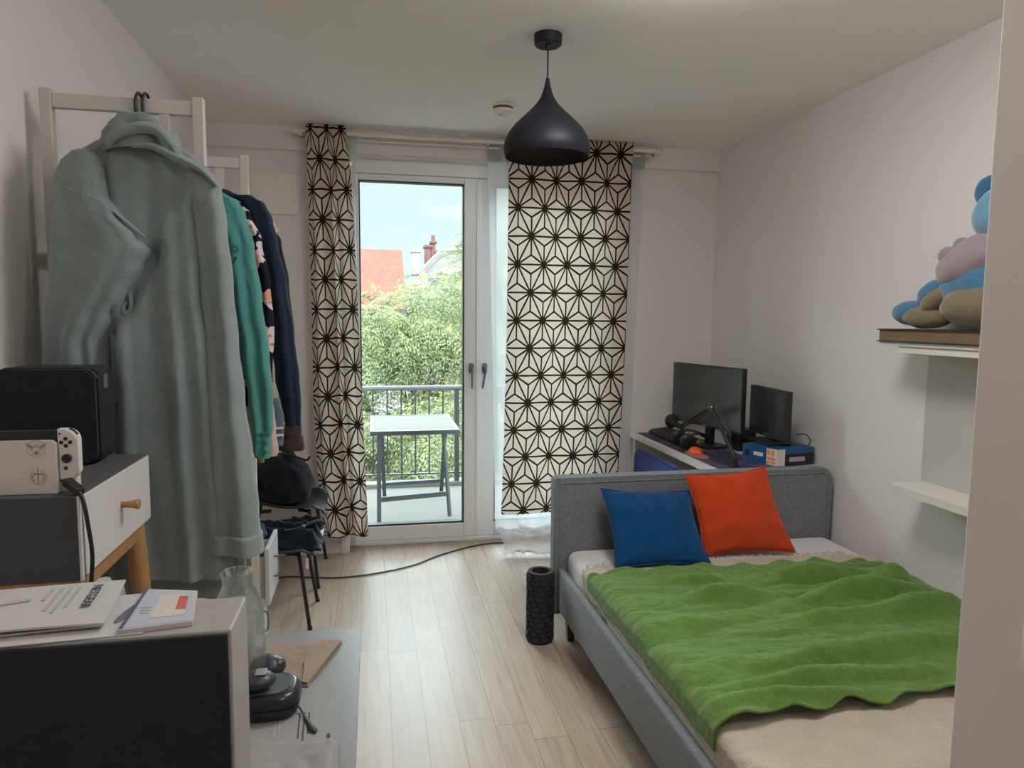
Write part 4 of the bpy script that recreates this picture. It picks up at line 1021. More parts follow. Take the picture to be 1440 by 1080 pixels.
# ------------------------------------------------------------------ drawer cabinets below the rack
M_cab = mat('cream white cabinet', (0.60, 0.54, 0.47, 1), 0.45, var=0.04); M_cabg = mat('light grey drawer front', (0.55, 0.53, 0.52, 1), 0.45, var=0.04)
def pull(parent, x, y, z):
    bm = nb(); tube(bm, spline([(x, y, z+0.045), (x+0.020, y, z+0.040), (x+0.026, y, z), (x+0.020, y, z-0.040), (x, y, z-0.045)], 6), 0.0045, 8)
    return obj('handle', bm, M_dsteel, parent, True)
c = thing('drawer_cabinet', 'cream low drawer cabinet under the clothes rack below the bathrobe hem', 'drawer cabinet', (-0.72, 2.63, 0))
bm = nb(); box(bm, (-0.875, 2.28, 0.0), (-0.533, 2.965, 0.47), 0.003); obj('body', bm, M_cab, c)
for zlo, zhi in ((0.245, 0.462), (0.015, 0.238)):
    bm = nb(); box(bm, (-0.5325, 2.285, zlo), (-0.513, 2.96, zhi), 0.003); d = obj('drawer', bm, M_cab, c); pull(d, -0.513, 2.80, (zlo+zhi)/2+0.02)
c2 = thing('drawer_cabinet', 'grey drawer cabinet beyond the rack post with its top drawer pulled out', 'drawer cabinet', (-0.72, 3.2, 0))
bm = nb(); box(bm, (-0.94, 3.012, 0.0), (-0.515, 3.30, 0.53), 0.003); obj('body', bm, M_cab, c2)
bm = nb(); box(bm, (-0.462, 3.014, 0.275), (-0.444, 3.298, 0.522), 0.003); box(bm, (-0.5145, 3.03, 0.30), (-0.462, 3.04, 0.48)); box(bm, (-0.5145, 3.272, 0.30), (-0.462, 3.282, 0.48)); d = obj('drawer', bm, M_cabg, c2); pull(d, -0.444, 3.15, 0.40)
bm = nb(); box(bm, (-0.5145, 3.014, 0.015), (-0.498, 3.298, 0.265), 0.003); d = obj('drawer', bm, M_cab, c2); pull(d, -0.498, 3.15, 0.15)
def heap(name, label, cat, m, c, r, seed, squash=(1, 1, 1), group=None, amp=0.22, zfloor=None, u=48, v=32):
    bm = nb(); vs = ball(bm, (0, 0, 0), 1.0, u=u, v=v)
    for q in vs:
        d = q.co.normalized(); k = 1+amp*nz(d.x*2+seed, d.y*2, d.z*2)+amp*0.5*abs(nz(d.x*5+seed, d.y*5, d.z*8))+0.04*nz(d.x*14, d.y*14+seed, d.z*20)
        p = V((d.x*r[0], d.y*r[1], d.z*r[2]))*k
        if zfloor is not None and p.z < 0: p.z *= 0.45
        q.co = V(c)+p
    if zfloor is not None:
        lo = min(q.co.z for q in vs)
        for q in vs: q.co.z += zfloor-lo
    return tag(obj(name, bm, m, None, True, ang=180), label, cat, group)
heap('folded_clothes', 'dark folded clothes lying on top of the cream drawer cabinet', 'clothes', M_black_c, (-0.68, 2.80, 0.5), (0.14, 0.13, 0.045), 3.0, zfloor=0.471, amp=0.15)
heap('jeans', 'dark blue jeans stuffed over the pulled out grey drawer', 'jeans', cloth('dark denim', (0.015, 0.028, 0.055, 1), 0, 0.2, 700, 0.5, wr=0.004, wscale=12), (-0.56, 3.13, 0.56), (0.09, 0.10, 0.055), 6.0, zfloor=0.531, amp=0.2)

# ------------------------------------------------------------------ two black shell chairs
M_shell = mat('black moulded shell', (0.022, 0.026, 0.032, 1), 0.55, bump=0.1, bscale=300); M_leg = mat('dark grey tube legs', (0.03, 0.03, 0.035, 1), 0.45, 0.4)
def chair(label, cy, sz, fx, flz):
    c = thing('shell_chair', label, 'chair', (-0.52, cy, 0), 'black shell chairs by the back wall')
    def sh(s, q):
        a = (2*s-1); 
        if q < 0.55:
            k = q/0.55; x = lerp(fx, fx-0.40, k); z = sz+0.010*(1-k)**2*0-0.035*sin(pi*min(1, k*0.9+0.1))-0.05*max(0, 0.14-k)/0.14
            w = lerp(0.19, 0.225, sin(pi*min(1, k*0.9+0.15)))*(1 if k > 0.08 else 0.86+1.75*k); y = cy+a*w; z += 0.05*abs(a)**3*(0.3+0.7*k)
        else:
            k = (q-0.55)/0.45; x = fx-0.40-0.035*sin(pi*k*0.5)-0.06*k+0.06*(a*a)*(1-0.4*k); z = sz-0.012+0.40*k**0.92
            w = lerp(0.223, 0.19, k)*(1 if k < 0.85 else 1-0.5*((k-0.85)/0.15)**2); y = cy+a*w; z += 0.05*abs(a)**3*(1-k)
        return V((x, y, z))
    bm = nb(); sheet(bm, sh, 24, 44); obj('seat_shell', bm, M_shell, c, True, ang=180, mods=[('SOLIDIFY', dict(thickness=0.012, offset=-1.0)), SUB(1)])
    zs = sz-0.045
    for (lx, ly), (bx, by) in zip(((fx-0.03, flz[0]), (fx-0.02, flz[1]), (fx-0.46, cy-0.2), (fx-0.46, cy+0.2)), ((fx-0.11, cy-0.11), (fx-0.11, cy+0.11), (fx-0.32, cy-0.11), (fx-0.32, cy+0.11))):
        bm = nb(); dx = (lx-bx)*0.45; dy = (ly-by)*0.45
        tube(bm, spline([(bx-0.03*(1 if bx > fx-0.2 else -1), by, zs), (bx+dx*0.7, by+dy*0.7, zs), (bx+dx, by+dy, zs-0.03), (lx, ly, 0.0)], 6), 0.0095, 10)
        lg = obj('leg', bm, M_leg, c, True)
        bm = nb(); cyl(bm, (lx, ly, 0.0), (lx, ly, 0.012), 0.0115, 0.0115, 12); obj('foot_cap', bm, M_black, lg, True)
    return c
chair('black shell chair with a navy jacket on its seat, the nearer of the two', 3.535, 0.405, -0.285, (3.365, 3.705))
chair('black shell chair against the back wall holding a black bag', 4.14, 0.455, -0.285, (3.89, 4.375))
bm = nb(); a = PY(438, 722, 3.45); box(bm, V((-0.330, 3.37, 0.30)), V((-0.315, 3.371, 0.352))); tag(obj('white_tag', bm, M_whitec, None), 'small white care tag hanging under the nearer black chair seat', 'tag')
# jacket folded on the nearer chair
def fj(s, q):
    x = lerp(-0.62, -0.255, s)+0.02*nz(q*4, s*2, 4); y = lerp(3.36, 3.70, q)+0.02*nz(s*4, 2)
    e = min(1, min(s, 1-s)*9)*min(1, min(q, 1-q)*9)
    z = 0.398+e*(0.052+0.024*sin(q*19+s*5)+0.018*abs(nz(s*6, q*9, 3)))+0.008*nz(s*18, q*18, 1)*e
    return V((x, y, z))
j = thing('folded_jacket', 'crumpled navy jacket with snap buttons on the nearer chair seat', 'jacket', (-0.44, 3.53, 0.398))
bm = nb(); sheet(bm, fj, 60, 60); obj('body', bm, cloth('blue black cotton', (0.010, 0.014, 0.024, 1), 0, 0.2, 900, 0.3, wr=0.004, wscale=9), j, True, ang=180, mods=[('SOLIDIFY', dict(thickness=0.012, offset=-1.0))])
bm = nb(); p = fj(0.78, 0.45); tube(bm, spline([fj(0.5, 0.2)+V((0, 0, 0.012)), fj(0.72, 0.3)+V((0, -0.01, 0.02)), fj(0.9, 0.5)+V((0, 0, 0.018)), fj(0.95, 0.8)+V((0, 0, 0.008))], 8), [0.014]*25, 10, flat=0.5); obj('sleeve_fold', bm, M_black_c, j, True)
bm = nb(); p = fj(0.76, 0.28)+V((0.0, -0.014, 0.028)); ball(bm, p, 0.008, (1, 0.6, 1)); obj('snap_button', bm, M_steel, j, True)
bm = nb(); p = fj(0.97, 0.62); box(bm, p+V((-0.05, -0.06, 0.006)), p+V((0.015, 0.06, 0.009))); obj('white_label', bm, M_whitec, j)
# bag on the far chair
bag = heap('black_bag', 'slumped black fabric bag on the far chair by the patterned curtain', 'bag', M_black_c, (-0.52, 4.10, 0.6), (0.165, 0.17, 0.20), 11.0, zfloor=0.432, amp=0.16)
bm = nb(); tube(bm, spline([(-0.50, 4.0, 0.735), (-0.42, 3.98, 0.72), (-0.375, 4.0, 0.70), (-0.36, 4.02, 0.715)], 6), 0.006, 8); obj('strap', bm, M_black_c, bag, True)

# ------------------------------------------------------------------ bedside table, speaker, console dock
M_ngrey = mat('charcoal painted wood', (0.055, 0.062, 0.070, 1), 0.6, var=0.1, vscale=10); M_ntop = mat('dusty dark grey top', (0.10, 0.10, 0.105, 1), 0.55, var=0.25, vscale=30)
M_nwhite = mat('white drawer board', (0.66, 0.655, 0.65, 1), 0.5, var=0.06, vscale=12); M_oak = wood('honey oak', (0.34, 0.17, 0.065, 1), (0.48, 0.27, 0.12, 1), (6, 6, 1.0), 0.5)
n_ = thing('console_table', 'dark grey side table on oak legs with one white drawer, left by the bathrobe', 'table', (-0.76, 1.8, 0))
X0, X1, Y0, Y1, Z0, Z1 = -0.935, -0.603, 1.565, 2.035, 0.945, 1.125
bm = nb(); box(bm, (X0, Y0+0.012, Z1-0.014), (X1, Y1, Z1), 0.002); obj('table_top', bm, M_ntop, n_)
bm = nb(); box(bm, (X0, Y0, Z0), (X1-0.004, Y0+0.012, Z1-0.0002), 0.0015); box(bm, (X0, Y1-0.012, Z0), (X1, Y1, Z1-0.0145)); box(bm, (X0, Y0+0.0125, Z0), (X1-0.03, Y1-0.0125, Z0+0.012)); box(bm, (X0, Y0+0.0125, Z0+0.0125), (X0+0.012, Y1-0.0125, Z1-0.0145)); obj('case', bm, M_ngrey, n_)
bm = nb(); box(bm, (X1-0.0035, Y0, Z0), (X1+0.001, Y0+0.011, Z1-0.0002)); obj('edge_trim', bm, M_nwhite, n_)
bm = nb(); vs = box(bm, (X1-0.012, Y0+0.016, Z0+0.006), (X1+0.003, Y1-0.016, Z1-0.002), 0.002, 2, None)
dr = obj('drawer', bm, M_nwhite, n_)
kp = PX(152, 713, X1+0.003); kp = V((X1+0.0035, 1.80, 1.045))
bm = nb(); tube(bm, [kp, kp+V((0.010, 0, 0)), kp+V((0.028, 0, 0)), kp+V((0.036, 0, 0)), kp+V((0.040, 0, 0))], [0.008, 0.0075, 0.010, 0.0135, 0.011], 20); obj('knob', bm, M_oak, dr, True)
bm = nb(); box(bm, (X0+0.01, Y0+0.004, Z0-0.052), (X1-0.012, Y0+0.030, Z0-0.0005), 0.003); obj('apron', bm, M_oak, n_)
bm = nb(); box(bm, (X1-0.036, Y0+0.0305, Z0-0.040), (X1-0.012, Y1-0.03, Z0-0.0005), 0.003); obj('apron', bm, M_oak, n_)
for (ax, ay), (bx, by) in ((( -0.632, 1.600), (-0.605, 1.56)), ((-0.635, 1.985), (-0.575, 2.02)), ((-0.90, 1.60), (-0.925, 1.56)), ((-0.90, 1.99), (-0.925, 2.03))):
    bm = nb(); tube(bm, [(ax, ay, Z0-0.001), (bx, by, 0.0)], [0.026, 0.012], 16); obj('leg', bm, M_oak, n_, True)
# loudspeaker box
M_spk = cloth('black speaker cloth', (0.020, 0.023, 0.030, 1), 0, 0.25, 1500, 0.4, blotch=80)
s_ = thing('loudspeaker', 'black rounded loudspeaker box at the back of the dark grey side table', 'loudspeaker', (-0.78, 1.93, Z1))
def rbox(lo, hi, r, axis='Y', n=6):
    """box with its four edges along one axis rounded"""
    bm = nb(); pts = rrect(lo[0], lo[2], hi[0], hi[2], r, n)
    a = [bm.verts.new((x, lo[1], z)) for x, z in pts]; b = [bm.verts.new((x, hi[1], z)) for x, z in pts]; k = len(pts)
    f0 = bm.faces.new(a); f1 = bm.faces.new(b[::-1])
    for i in range(k): bm.faces.new((a[i], b[i], b[(i+1) % k], a[(i+1) % k]))
    return bm, f0, f1
bm, f0, f1 = rbox((-0.902, 1.895, Z1+0.004), (-0.672, 2.0, Z1+0.245), 0.028); bmesh.ops.bevel(bm, geom=list(f0.edges)+list(f1.edges), offset=0.007, segments=3, affect='EDGES'); obj('cabinet', bm, M_black, s_, True)
bm, f0, f1 = rbox((-0.897, 1.886, Z1+0.009), (-0.677, 1.8948, Z1+0.240), 0.024); bmesh.ops.bevel(bm, geom=list(f0.edges), offset=0.005, segments=3, affect='EDGES'); obj('grille', bm, M_spk, s_, True)
bm = nb(); box(bm, (-0.86, 1.91, Z1), (-0.72, 1.985, Z1+0.004)); obj('foot_pad', bm, M_gasket, s_)
bm = nb(); box(bm, (-0.6725, 1.93, Z1+0.19), (-0.6705, 1.955, Z1+0.225), 0.0006); obj('side_badge', bm, mat('blue grey badge', (0.10, 0.16, 0.20, 1), 0.4), s_)
# console dock
M_dock = mat('warm white dock plastic', (0.70, 0.66, 0.60, 1), 0.45, var=0.02); M_mark = mat('grey-brown printed mark', (0.32, 0.275, 0.245, 1), 0.6)
k_ = thing('game_console_dock', 'white game console dock with printed crests and a white controller on the side table', 'game console', (-0.72, 1.62, Z1))
DX0, DX1, DYF, DYB, DZ0, DZ1 = -0.845, -0.654, 1.597, 1.652, Z1+0.001, Z1+0.113
def dface(): return DYF
bm, f0, f1 = rbox((DX0, DYF, DZ0), (DX1, DYF+0.012, DZ1), 0.012, n=5); 
for v in bm.verts:
    if v.co.z < DZ0+0.013: v.co.z = DZ0; v.co.x = DX1 if v.co.x > -0.75 else DX0
obj('front_cover', bm, M_dock, k_)
bm = nb(); box(bm, (DX0, DYF+0.033, DZ0), (DX1+0.026, DYB, DZ1-0.004), 0.003); box(bm, (DX0, DYF+0.0125, DZ0), (DX1+0.026, DYF+0.0325, DZ0+0.020), 0.001); obj('back_cover', bm, M_dock, k_)
bm = nb(); box(bm, (DX0+0.002, DYF+0.015, DZ0+0.021), (DX1-0.001, DYF+0.029, DZ1+0.019), 0.002); obj('tablet', bm, M_black, k_)
bm = nb(); pts = [(DX1, DZ0+0.028), (DX1+0.034, DZ0+0.028)]
cx, cz, r = DX1+0.036-0.020, DZ1+0.018-0.020, 0.020
out = [(DX1, DZ0+0.0255)]
for k in range(7): a = radians(-90+90*k/6); out.append((DX1+0.039-0.022+0.022*cos(a), DZ0+0.0255+0.022+0.022*sin(a)))
for k in range(7): a = radians(90*k/6); out.append((DX1+0.039-0.024+0.024*cos(a), DZ1+0.022-0.024+0.024*sin(a)))
out.append((DX1, DZ1+0.022))
a = [bm.verts.new((x, DYF+0.010, z)) for x, z in out]; b = [bm.verts.new((x, DYF+0.031, z)) for x, z in out]; n = len(out)
f0 = bm.faces.new(a); f1 = bm.faces.new(b[::-1])
for i in range(n): bm.faces.new((a[i], b[i], b[(i+1) % n], a[(i+1) % n]))
bmesh.ops.bevel(bm, geom=list(f0.edges), offset=0.003, segments=3, affect='EDGES')
jc = obj('controller', bm, mat('white controller plastic', (0.74, 0.72, 0.68, 1), 0.4, var=0.02), k_, True)
fy = DYF+0.010
def stud(x, z, r, h, nm): bm = nb(); lathe(bm, [(0, h), (r*0.85, h), (r, h*0.7), (r, 0)], (0, 0, 0), 24); bmesh.ops.rotate(bm, verts=bm.verts[:], cent=(0, 0, 0), matrix=Matrix.Rotation(pi/2, 3, 'X')); bmesh.ops.translate(bm, verts=bm.verts[:], vec=(x, fy+0.0002, z)); return obj(nm, bm, M_black, jc, True)
zc = DZ1-0.004
for dx, dz in ((0, 0.0075), (0, -0.0075), (-0.0085, 0), (0.0085, 0)): stud(DX1+0.0165+dx, zc-0.002+dz, 0.0040, 0.002, 'button')
stud(DX1+0.0175, zc-0.036, 0.0095, 0.006, 'thumbstick'); stud(DX1+0.0145, zc-0.057, 0.0042, 0.002, 'button')
bm = nb(); box(bm, (DX1+0.0025, fy-0.0012, zc+0.0155), (DX1+0.0085, fy+0.0004, zc+0.0168)); box(bm, (DX1+0.0049, fy-0.0012, zc+0.0131), (DX1+0.0062, fy+0.0004, zc+0.0192)); obj('plus_button', bm, M_black, jc)
bm = nb(); tube(bm, [(DX1+0.022, fy+0.008, zc+0.0255), (DX1+0.030, fy+0.008, zc+0.021), (DX1+0.0365, fy+0.008, zc+0.013)], 0.0035, 8); obj('trigger', bm, M_black, jc, True)
bm = nb(); vs = [bm.verts.new((DX1+x, DYF+0.0118, DZ0+z)) for x, z in ((0.005, 0.017), (0.013, 0.017), (0.009, 0.011))]; bm.faces.new(vs); r_ = bmesh.ops.extrude_face_region(bm, geom=bm.faces[:]); bmesh.ops.translate(bm, verts=[v for v in r_['geom'] if isinstance(v, bmesh.types.BMVert)], vec=(0, -0.001, 0)); obj('arrow_mark', bm, M_black, k_)
# crests printed on the dock: a winged ring, and a sword in a ring
def flat_poly(bm, pts, y=DYF-0.0004):
    a = [bm.verts.new((x, y, z)) for x, z in pts]; bm.faces.new(a)
def ringband(bm, cx, cz, r, w, y=DYF-0.0004, n=48, a0=0, a1=360):
    N = n; q = []
    for k in range(N+1):
        a = radians(a0+(a1-a0)*k/N); q.append((bm.verts.new((cx+(r-w/2)*cos(a), y, cz+(r-w/2)*sin(a))), bm.verts.new((cx+(r+w/2)*cos(a), y, cz+(r+w/2)*sin(a)))))
    for u, w_ in zip(q, q[1:]): bm.faces.new((u[0], u[1], w_[1], w_[0]))
c1x, c1z = PY(51, 630, DYF).x, PY(51, 631, DYF).z
bm = nb(); ringband(bm, c1x, c1z, 0.0172, 0.0011)
tri = lambda x, z, s: [(x-s, z), (x+s, z), (x, z+s*1.7)]
for x, z in ((-0.0026, 0.003), (0.0026, 0.003), (0, 0.0074)): flat_poly(bm, tri(c1x+x, c1z+z, 0.0022))
for sg in (-1, 1):
    for k, (l, z, h, dz) in enumerate(((0.0215, 0.004, 0.0030, 0.0085), (0.0175, 0.0010, 0.0026, 0.0055), (0.0150, -0.0022, 0.0024, 0.0015))):
        flat_poly(bm, [(c1x+sg*0.005, c1z+z-h/2), (c1x+sg*0.006, c1z+z+h/2), (c1x+sg*l, c1z+z+dz), (c1x+sg*(l-0.004), c1z+z-h/2+dz*0.4)])
    for k, an in enumerate((235, 255)):
        a = radians(an if sg < 0 else 540-an); flat_poly(bm, [(c1x+0.004*cos(a)-0.001, c1z-0.003+0.003*sin(a)), (c1x+0.0135*cos(a)-0.0013, c1z+0.0135*sin(a)), (c1x+0.0135*cos(a)+0.0013, c1z+0.0135*sin(a)), (c1x+0.004*cos(a)+0.001, c1z-0.003+0.003*sin(a))])
flat_poly(bm, [(c1x-0.0012, c1z-0.004), (c1x+0.0012, c1z-0.004), (c1x+0.0018, c1z-0.014), (c1x-0.0018, c1z-0.014)])
obj('crest_mark', bm, M_mark, k_)
c2x, c2z = PY(54, 672, DYF).x, PY(54, 671, DYF).z
bm = nb(); ringband(bm, c2x, c2z, 0.0150, 0.0016, a0=60, a1=-240); ringband(bm, c2x, c2z, 0.0110, 0.0030, a0=40, a1=-60); ringband(bm, c2x, c2z, 0.0110, 0.0030, a0=240, a1=140)
obj('sword_ring_mark', bm, mat('faded brown printed mark', (0.42, 0.34, 0.29, 1), 0.6), k_)
bm = nb(); y2 = DYF-0.0008
flat_poly(bm, [(c2x-0.0013, c2z+0.004), (c2x+0.0013, c2z+0.004), (c2x+0.0013, c2z-0.012), (c2x, c2z-0.0195), (c2x-0.0013, c2z-0.012)], y2); flat_poly(bm, [(c2x-0.0011, c2z+0.0195), (c2x+0.0011, c2z+0.0195), (c2x+0.0009, c2z+0.0045), (c2x-0.0009, c2z+0.0045)], y2)
for sg in (-1, 1): flat_poly(bm, [(c2x+sg*0.001, c2z+0.008), (c2x+sg*0.0075, c2z+0.0095), (c2x+sg*0.0085, c2z+0.001), (c2x+sg*0.006, c2z+0.006), (c2x+sg*0.001, c2z+0.004)], y2)
obj('sword_mark', bm, M_mark, k_)
cab = [(-0.622, 1.585, Z1+0.022), (-0.606, 1.572, Z1+0.012), (-0.594, 1.566, Z1-0.012), (-0.586, 1.562, Z1-0.06), (-0.582, 1.565, Z1-0.13), (-0.590, 1.565, Z1-0.22), (-0.60, 1.56, Z1-0.34)]
g = thing('power_cable', 'thick black power cable hanging from the console dock over the white drawer', 'cable', (-0.6, 1.565, 0.78))
bm = nb(); tube(bm, spline(cab, 8), 0.0042, 10); obj('cord', bm, M_cable, g, True)
bm = nb(); bar(bm, (-0.638, 1.600, Z1+0.026), (-0.600, 1.571, Z1+0.008), 0.020, 0.016, 0.003); obj('plug', bm, M_black, g)

# ------------------------------------------------------------------ white table in front with what lies on it
TZ_ = 0.75
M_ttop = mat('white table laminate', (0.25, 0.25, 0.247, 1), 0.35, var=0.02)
t_ = thing('white_table', 'white table with rounded corners in the near left corner', 'table', (-0.32, 1.25, 0))
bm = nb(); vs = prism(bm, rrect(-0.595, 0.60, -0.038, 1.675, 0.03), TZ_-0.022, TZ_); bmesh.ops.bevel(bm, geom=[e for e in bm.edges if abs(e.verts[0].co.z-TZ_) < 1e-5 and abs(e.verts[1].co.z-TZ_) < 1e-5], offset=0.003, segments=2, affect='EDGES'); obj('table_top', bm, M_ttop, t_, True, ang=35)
for x in (-0.565, -0.068):
    for y in (0.63, 1.645):
        bm = nb(); cyl(bm, (x, y, TZ_-0.0225), (x, y, 0), 0.016, 0.014, 16); obj('leg', bm, M_white, t_, True)
# upright white case with a black front
w_ = thing('white_case', 'slim white cabinet box with a black front panel, nearest at the left', 'cabinet', (-0.39, 1.0, TZ_))
BT = 1.084
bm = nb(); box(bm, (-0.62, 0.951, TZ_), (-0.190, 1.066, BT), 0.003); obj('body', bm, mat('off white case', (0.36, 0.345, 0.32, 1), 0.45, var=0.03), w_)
bm = nb(); box(bm, (-0.62, 0.944, TZ_+0.004), (-0.194, 0.9505, BT-0.0035), 0.002); obj('front_panel', bm, mat('black flocked panel', (0.009, 0.012, 0.020, 1), 0.8, var=0.3, vscale=60, bump=0.4, bscale=500), w_)
# papers on top
M_paper = mat('white paper', (0.54, 0.535, 0.525, 1), 0.7, var=0.02); M_blueink = mat('blue grey print', (0.30, 0.34, 0.42, 1), 0.7); M_red = mat('red print', (0.55, 0.13, 0.10, 1), 0.7); M_greyink = mat('grey print', (0.42, 0.41, 0.40, 1), 0.7)
def paper(name, label, c, z, th, cat, m=None, curl=0.0, group='papers on the white case', n=20):
    """c: corners back-left, back-right, front-right, front-left (x, y)"""
    bl, br, fr, fl = [V((p[0], p[1], 0)) for p in c]
    def f(s, q): p = bl.lerp(br, s).lerp(fl.lerp(fr, s), q); return V((p.x, p.y, z+curl*(s*s)*(1-q)+curl*0.4*sin(pi*s)))
    bm = nb(); sheet(bm, f, n, n)
    r_ = bmesh.ops.extrude_face_region(bm, geom=bm.faces[:]); bmesh.ops.translate(bm, verts=[v for v in r_['geom'] if isinstance(v, bmesh.types.BMVert)], vec=(0, 0, -th))
    o = tag(obj(name, bm, m or M_paper, None, True, ang=30), label, cat, group)
    return o, f
def patch(name, f, s0, s1, q0, q1, m, parent, up=0.0006, n=8):
    bm = nb(); sheet(bm, lambda s, q: f(lerp(s0, s1, s), lerp(q0, q1, q))+V((0, 0, up)), n, n)
    r_ = bmesh.ops.extrude_face_region(bm, geom=bm.faces[:]); bmesh.ops.translate(bm, verts=[v for v in r_['geom'] if isinstance(v, bmesh.types.BMVert)], vec=(0, 0, -0.0004))
    return obj(name, bm, m, parent)
z1 = BT+0.0015
o3, f3 = paper('leaflet', 'white folded leaflet lying flat under the manual on the white case', [(-0.52, 1.085), (-0.338, 1.10), (-0.30, 0.957), (-0.50, 0.945)], z1, 0.0012, 'leaflet')
bm = nb(); pts = []
for k in range(25):
    a = 2*pi*k/24; pts.append((-0.341+0.011*cos(a)*(1 if cos(a) > 0 else 0.6)+0.006*sin(a), 1.03+0.036*sin(a)))
vs = [bm.verts.new((x, y, z1+0.0006)) for x, y in pts[:-1]]; bm.faces.new(vs); obj('lens_print', bm, mat('violet grey print', (0.16, 0.14, 0.19, 1), 0.7), o3)
o2, f2 = paper('booklet', 'pale blue booklet with a red mark at the right end of the papers', [(-0.338, 1.102), (-0.262, 1.082), (-0.243, 0.972), (-0.330, 0.958)], BT+0.007, 0.0065, 'booklet', curl=0.0)
patch('cover_print', f2, 0.0, 0.94, 0.04, 0.97, mat('pale blue print', (0.46, 0.50, 0.58, 1), 0.6), o2)
patch('white_box_print', f2, 0.36, 0.86, 0.18, 0.80, mat('cream print', (0.62, 0.58, 0.52, 1), 0.6), o2, 0.0012); patch('red_print', f2, 0.70, 0.86, 0.22, 0.62, M_red, o2, 0.0018); patch('spine_print', f2, 0.0, 0.05, 0.02, 0.98, mat('dark blue spine', (0.08, 0.11, 0.18, 1), 0.6), o2, 0.0018)
for k in range(3): patch('text_line', f2, 0.12+0.02*k, 0.30, 0.50+0.07*k, 0.525+0.07*k, M_greyink, o2, 0.0012)
o1, f1_ = paper('manual', 'white printed manual with grey antenna drawing on top of the papers', [(-0.60, 1.115), (-0.372, 1.120), (-0.352, 0.975), (-0.60, 0.962)], BT+0.012, 0.003, 'manual', curl=0.005)
bm = nb(); sheet(bm, lambda s, q: f1_(lerp(0.0, 1.0, s), q)+V((-0.004*s, 0.004, -0.0045-0.004*(1-abs(2*s-1))*q)), 20, 10); 
r_ = bmesh.ops.extrude_face_region(bm, geom=bm.faces[:]); bmesh.ops.translate(bm, verts=[v for v in r_['geom'] if isinstance(v, bmesh.types.BMVert)], vec=(0, 0, -0.0025)); obj('inner_pages', bm, M_paper, o1)
bm = nb(); bk = [(-0.60, 1.02), (-0.55, 1.045), (-0.505, 1.055)]
tube(bm, [f1_(0.0, 0.62)+V((0, 0, 0.001)), f1_(0.3, 0.45)+V((0, 0, 0.001)), f1_(0.52, 0.36)+V((0, 0, 0.001))], [0.003, 0.0045, 0.005], 8, flat=0.25); obj('antenna_print', bm, M_greyink, o1)
xd = f1_(0.9, 0.72)-f1_(0.9, 0.10)
for (s, q), txt, size, m in (((0.83, 0.12), 'NETGEAR', 0.0185, M_ink),):
    lettering('brand_lettering', txt, size, m, o1, f1_(s, q)+V((0, 0, 0.0016)), f1_(s, 0.75)-f1_(s, 0.1), f1_(0.98, q)-f1_(s, q))
for s, q0, q1 in ((0.74, 0.12, 0.62), (0.69, 0.12, 0.72), (0.64, 0.12, 0.66), (0.585, 0.12, 0.40)): patch('text_line', f1_, s, s+0.018, q0, q1, M_greyink, o1, 0.001)
# carafe
cc = V((-0.270, 1.425, TZ_))
def clear_glass():
    m, t, p, o = base_mat('clear carafe glass')
    t.n.remove(p); g = t.new('ShaderNodeBsdfGlass'); g.inputs['IOR'].default_value = 1.42; g.inputs['Color'].default_value = (0.96, 0.98, 0.98, 1)
    tr = t.new('ShaderNodeBsdfTransparent'); tr.inputs[0].default_value = (0.94, 0.96, 0.96, 1); mx = t.new('ShaderNodeMixShader')
    w = t.noise(t.new('ShaderNodeTexCoord').outputs['Object'], 8, 2); t.link(t.math('ADD', 0.52, t.math('MULTIPLY', w, 0.2)), mx.inputs[0])
    t.link(g.outputs[0], mx.inputs[1]); t.link(tr.outputs[0], mx.inputs[2]); t.link(mx.outputs[0], o.inputs['Surface']); return m
pr = [(0, 0.0), (0.046, 0.0), (0.049, 0.006), (0.0495, 0.12), (0.048, 0.165), (0.040, 0.195), (0.031, 0.212), (0.0285, 0.222), (0.0305, 0.238), (0.0325, 0.245)]
bm = nb(); lathe(bm, pr+[(0.0312, 0.2458)]+[(max(0, r-0.0022), max(z, 0.004)) for r, z in reversed(pr)], cc, 56)
tag(obj('glass_carafe', bm, clear_glass(), None, True, ang=60), 'clear glass carafe on the white table behind the white case', 'carafe')
# paper bag, letters, glasses case and small things
M_kraft = mat('brown kraft paper', (0.30, 0.215, 0.155, 1), 0.75, var=0.10, vscale=14)
P_ = lambda u, v, z: PZ(u, v, z)
def fb(s, q):
    bl, br, fr, fl = P_(345, 909, TZ_), P_(481, 905, TZ_), P_(433, 968, TZ_), P_(340, 966, TZ_)
    p = bl.lerp(br, s).lerp(fl.lerp(fr, s), q); e = min(1, min(s, 1-s)*12)*min(1, min(q, 1-q)*12)
    return V((p.x, p.y, TZ_+0.004+e*(0.006+0.006*abs(nz(s*5, q*5, 3)))+0.012*max(0, s-0.72)*sin(pi*q)))
bm = nb(); sheet(bm, fb, 40, 30); g = tag(obj('paper_bag', bm, M_kraft, None, True, ang=25, mods=[('SOLIDIFY', dict(thickness=0.003, offset=-1.0))]), 'flattened brown paper bag at the far end of the white table', 'paper bag')
bm = nb(); pts = [fb(s, q)+V((0, 0, 0.004)) for s, q in ((0.80, 0.0), (1.0, 0.02), (0.985, 0.98), (0.90, 0.98), (0.76, 0.55))]
a = [bm.verts.new(p) for p in pts]; b = [bm.verts.new(p+V((0, 0, 0.002))) for p in pts]; bm.faces.new(a[::-1]); bm.faces.new(b)
for i in range(5): bm.faces.new((a[i], a[(i+1) % 5], b[(i+1) % 5], b[i]))
obj('folded_flap', bm, M_kraft, g)
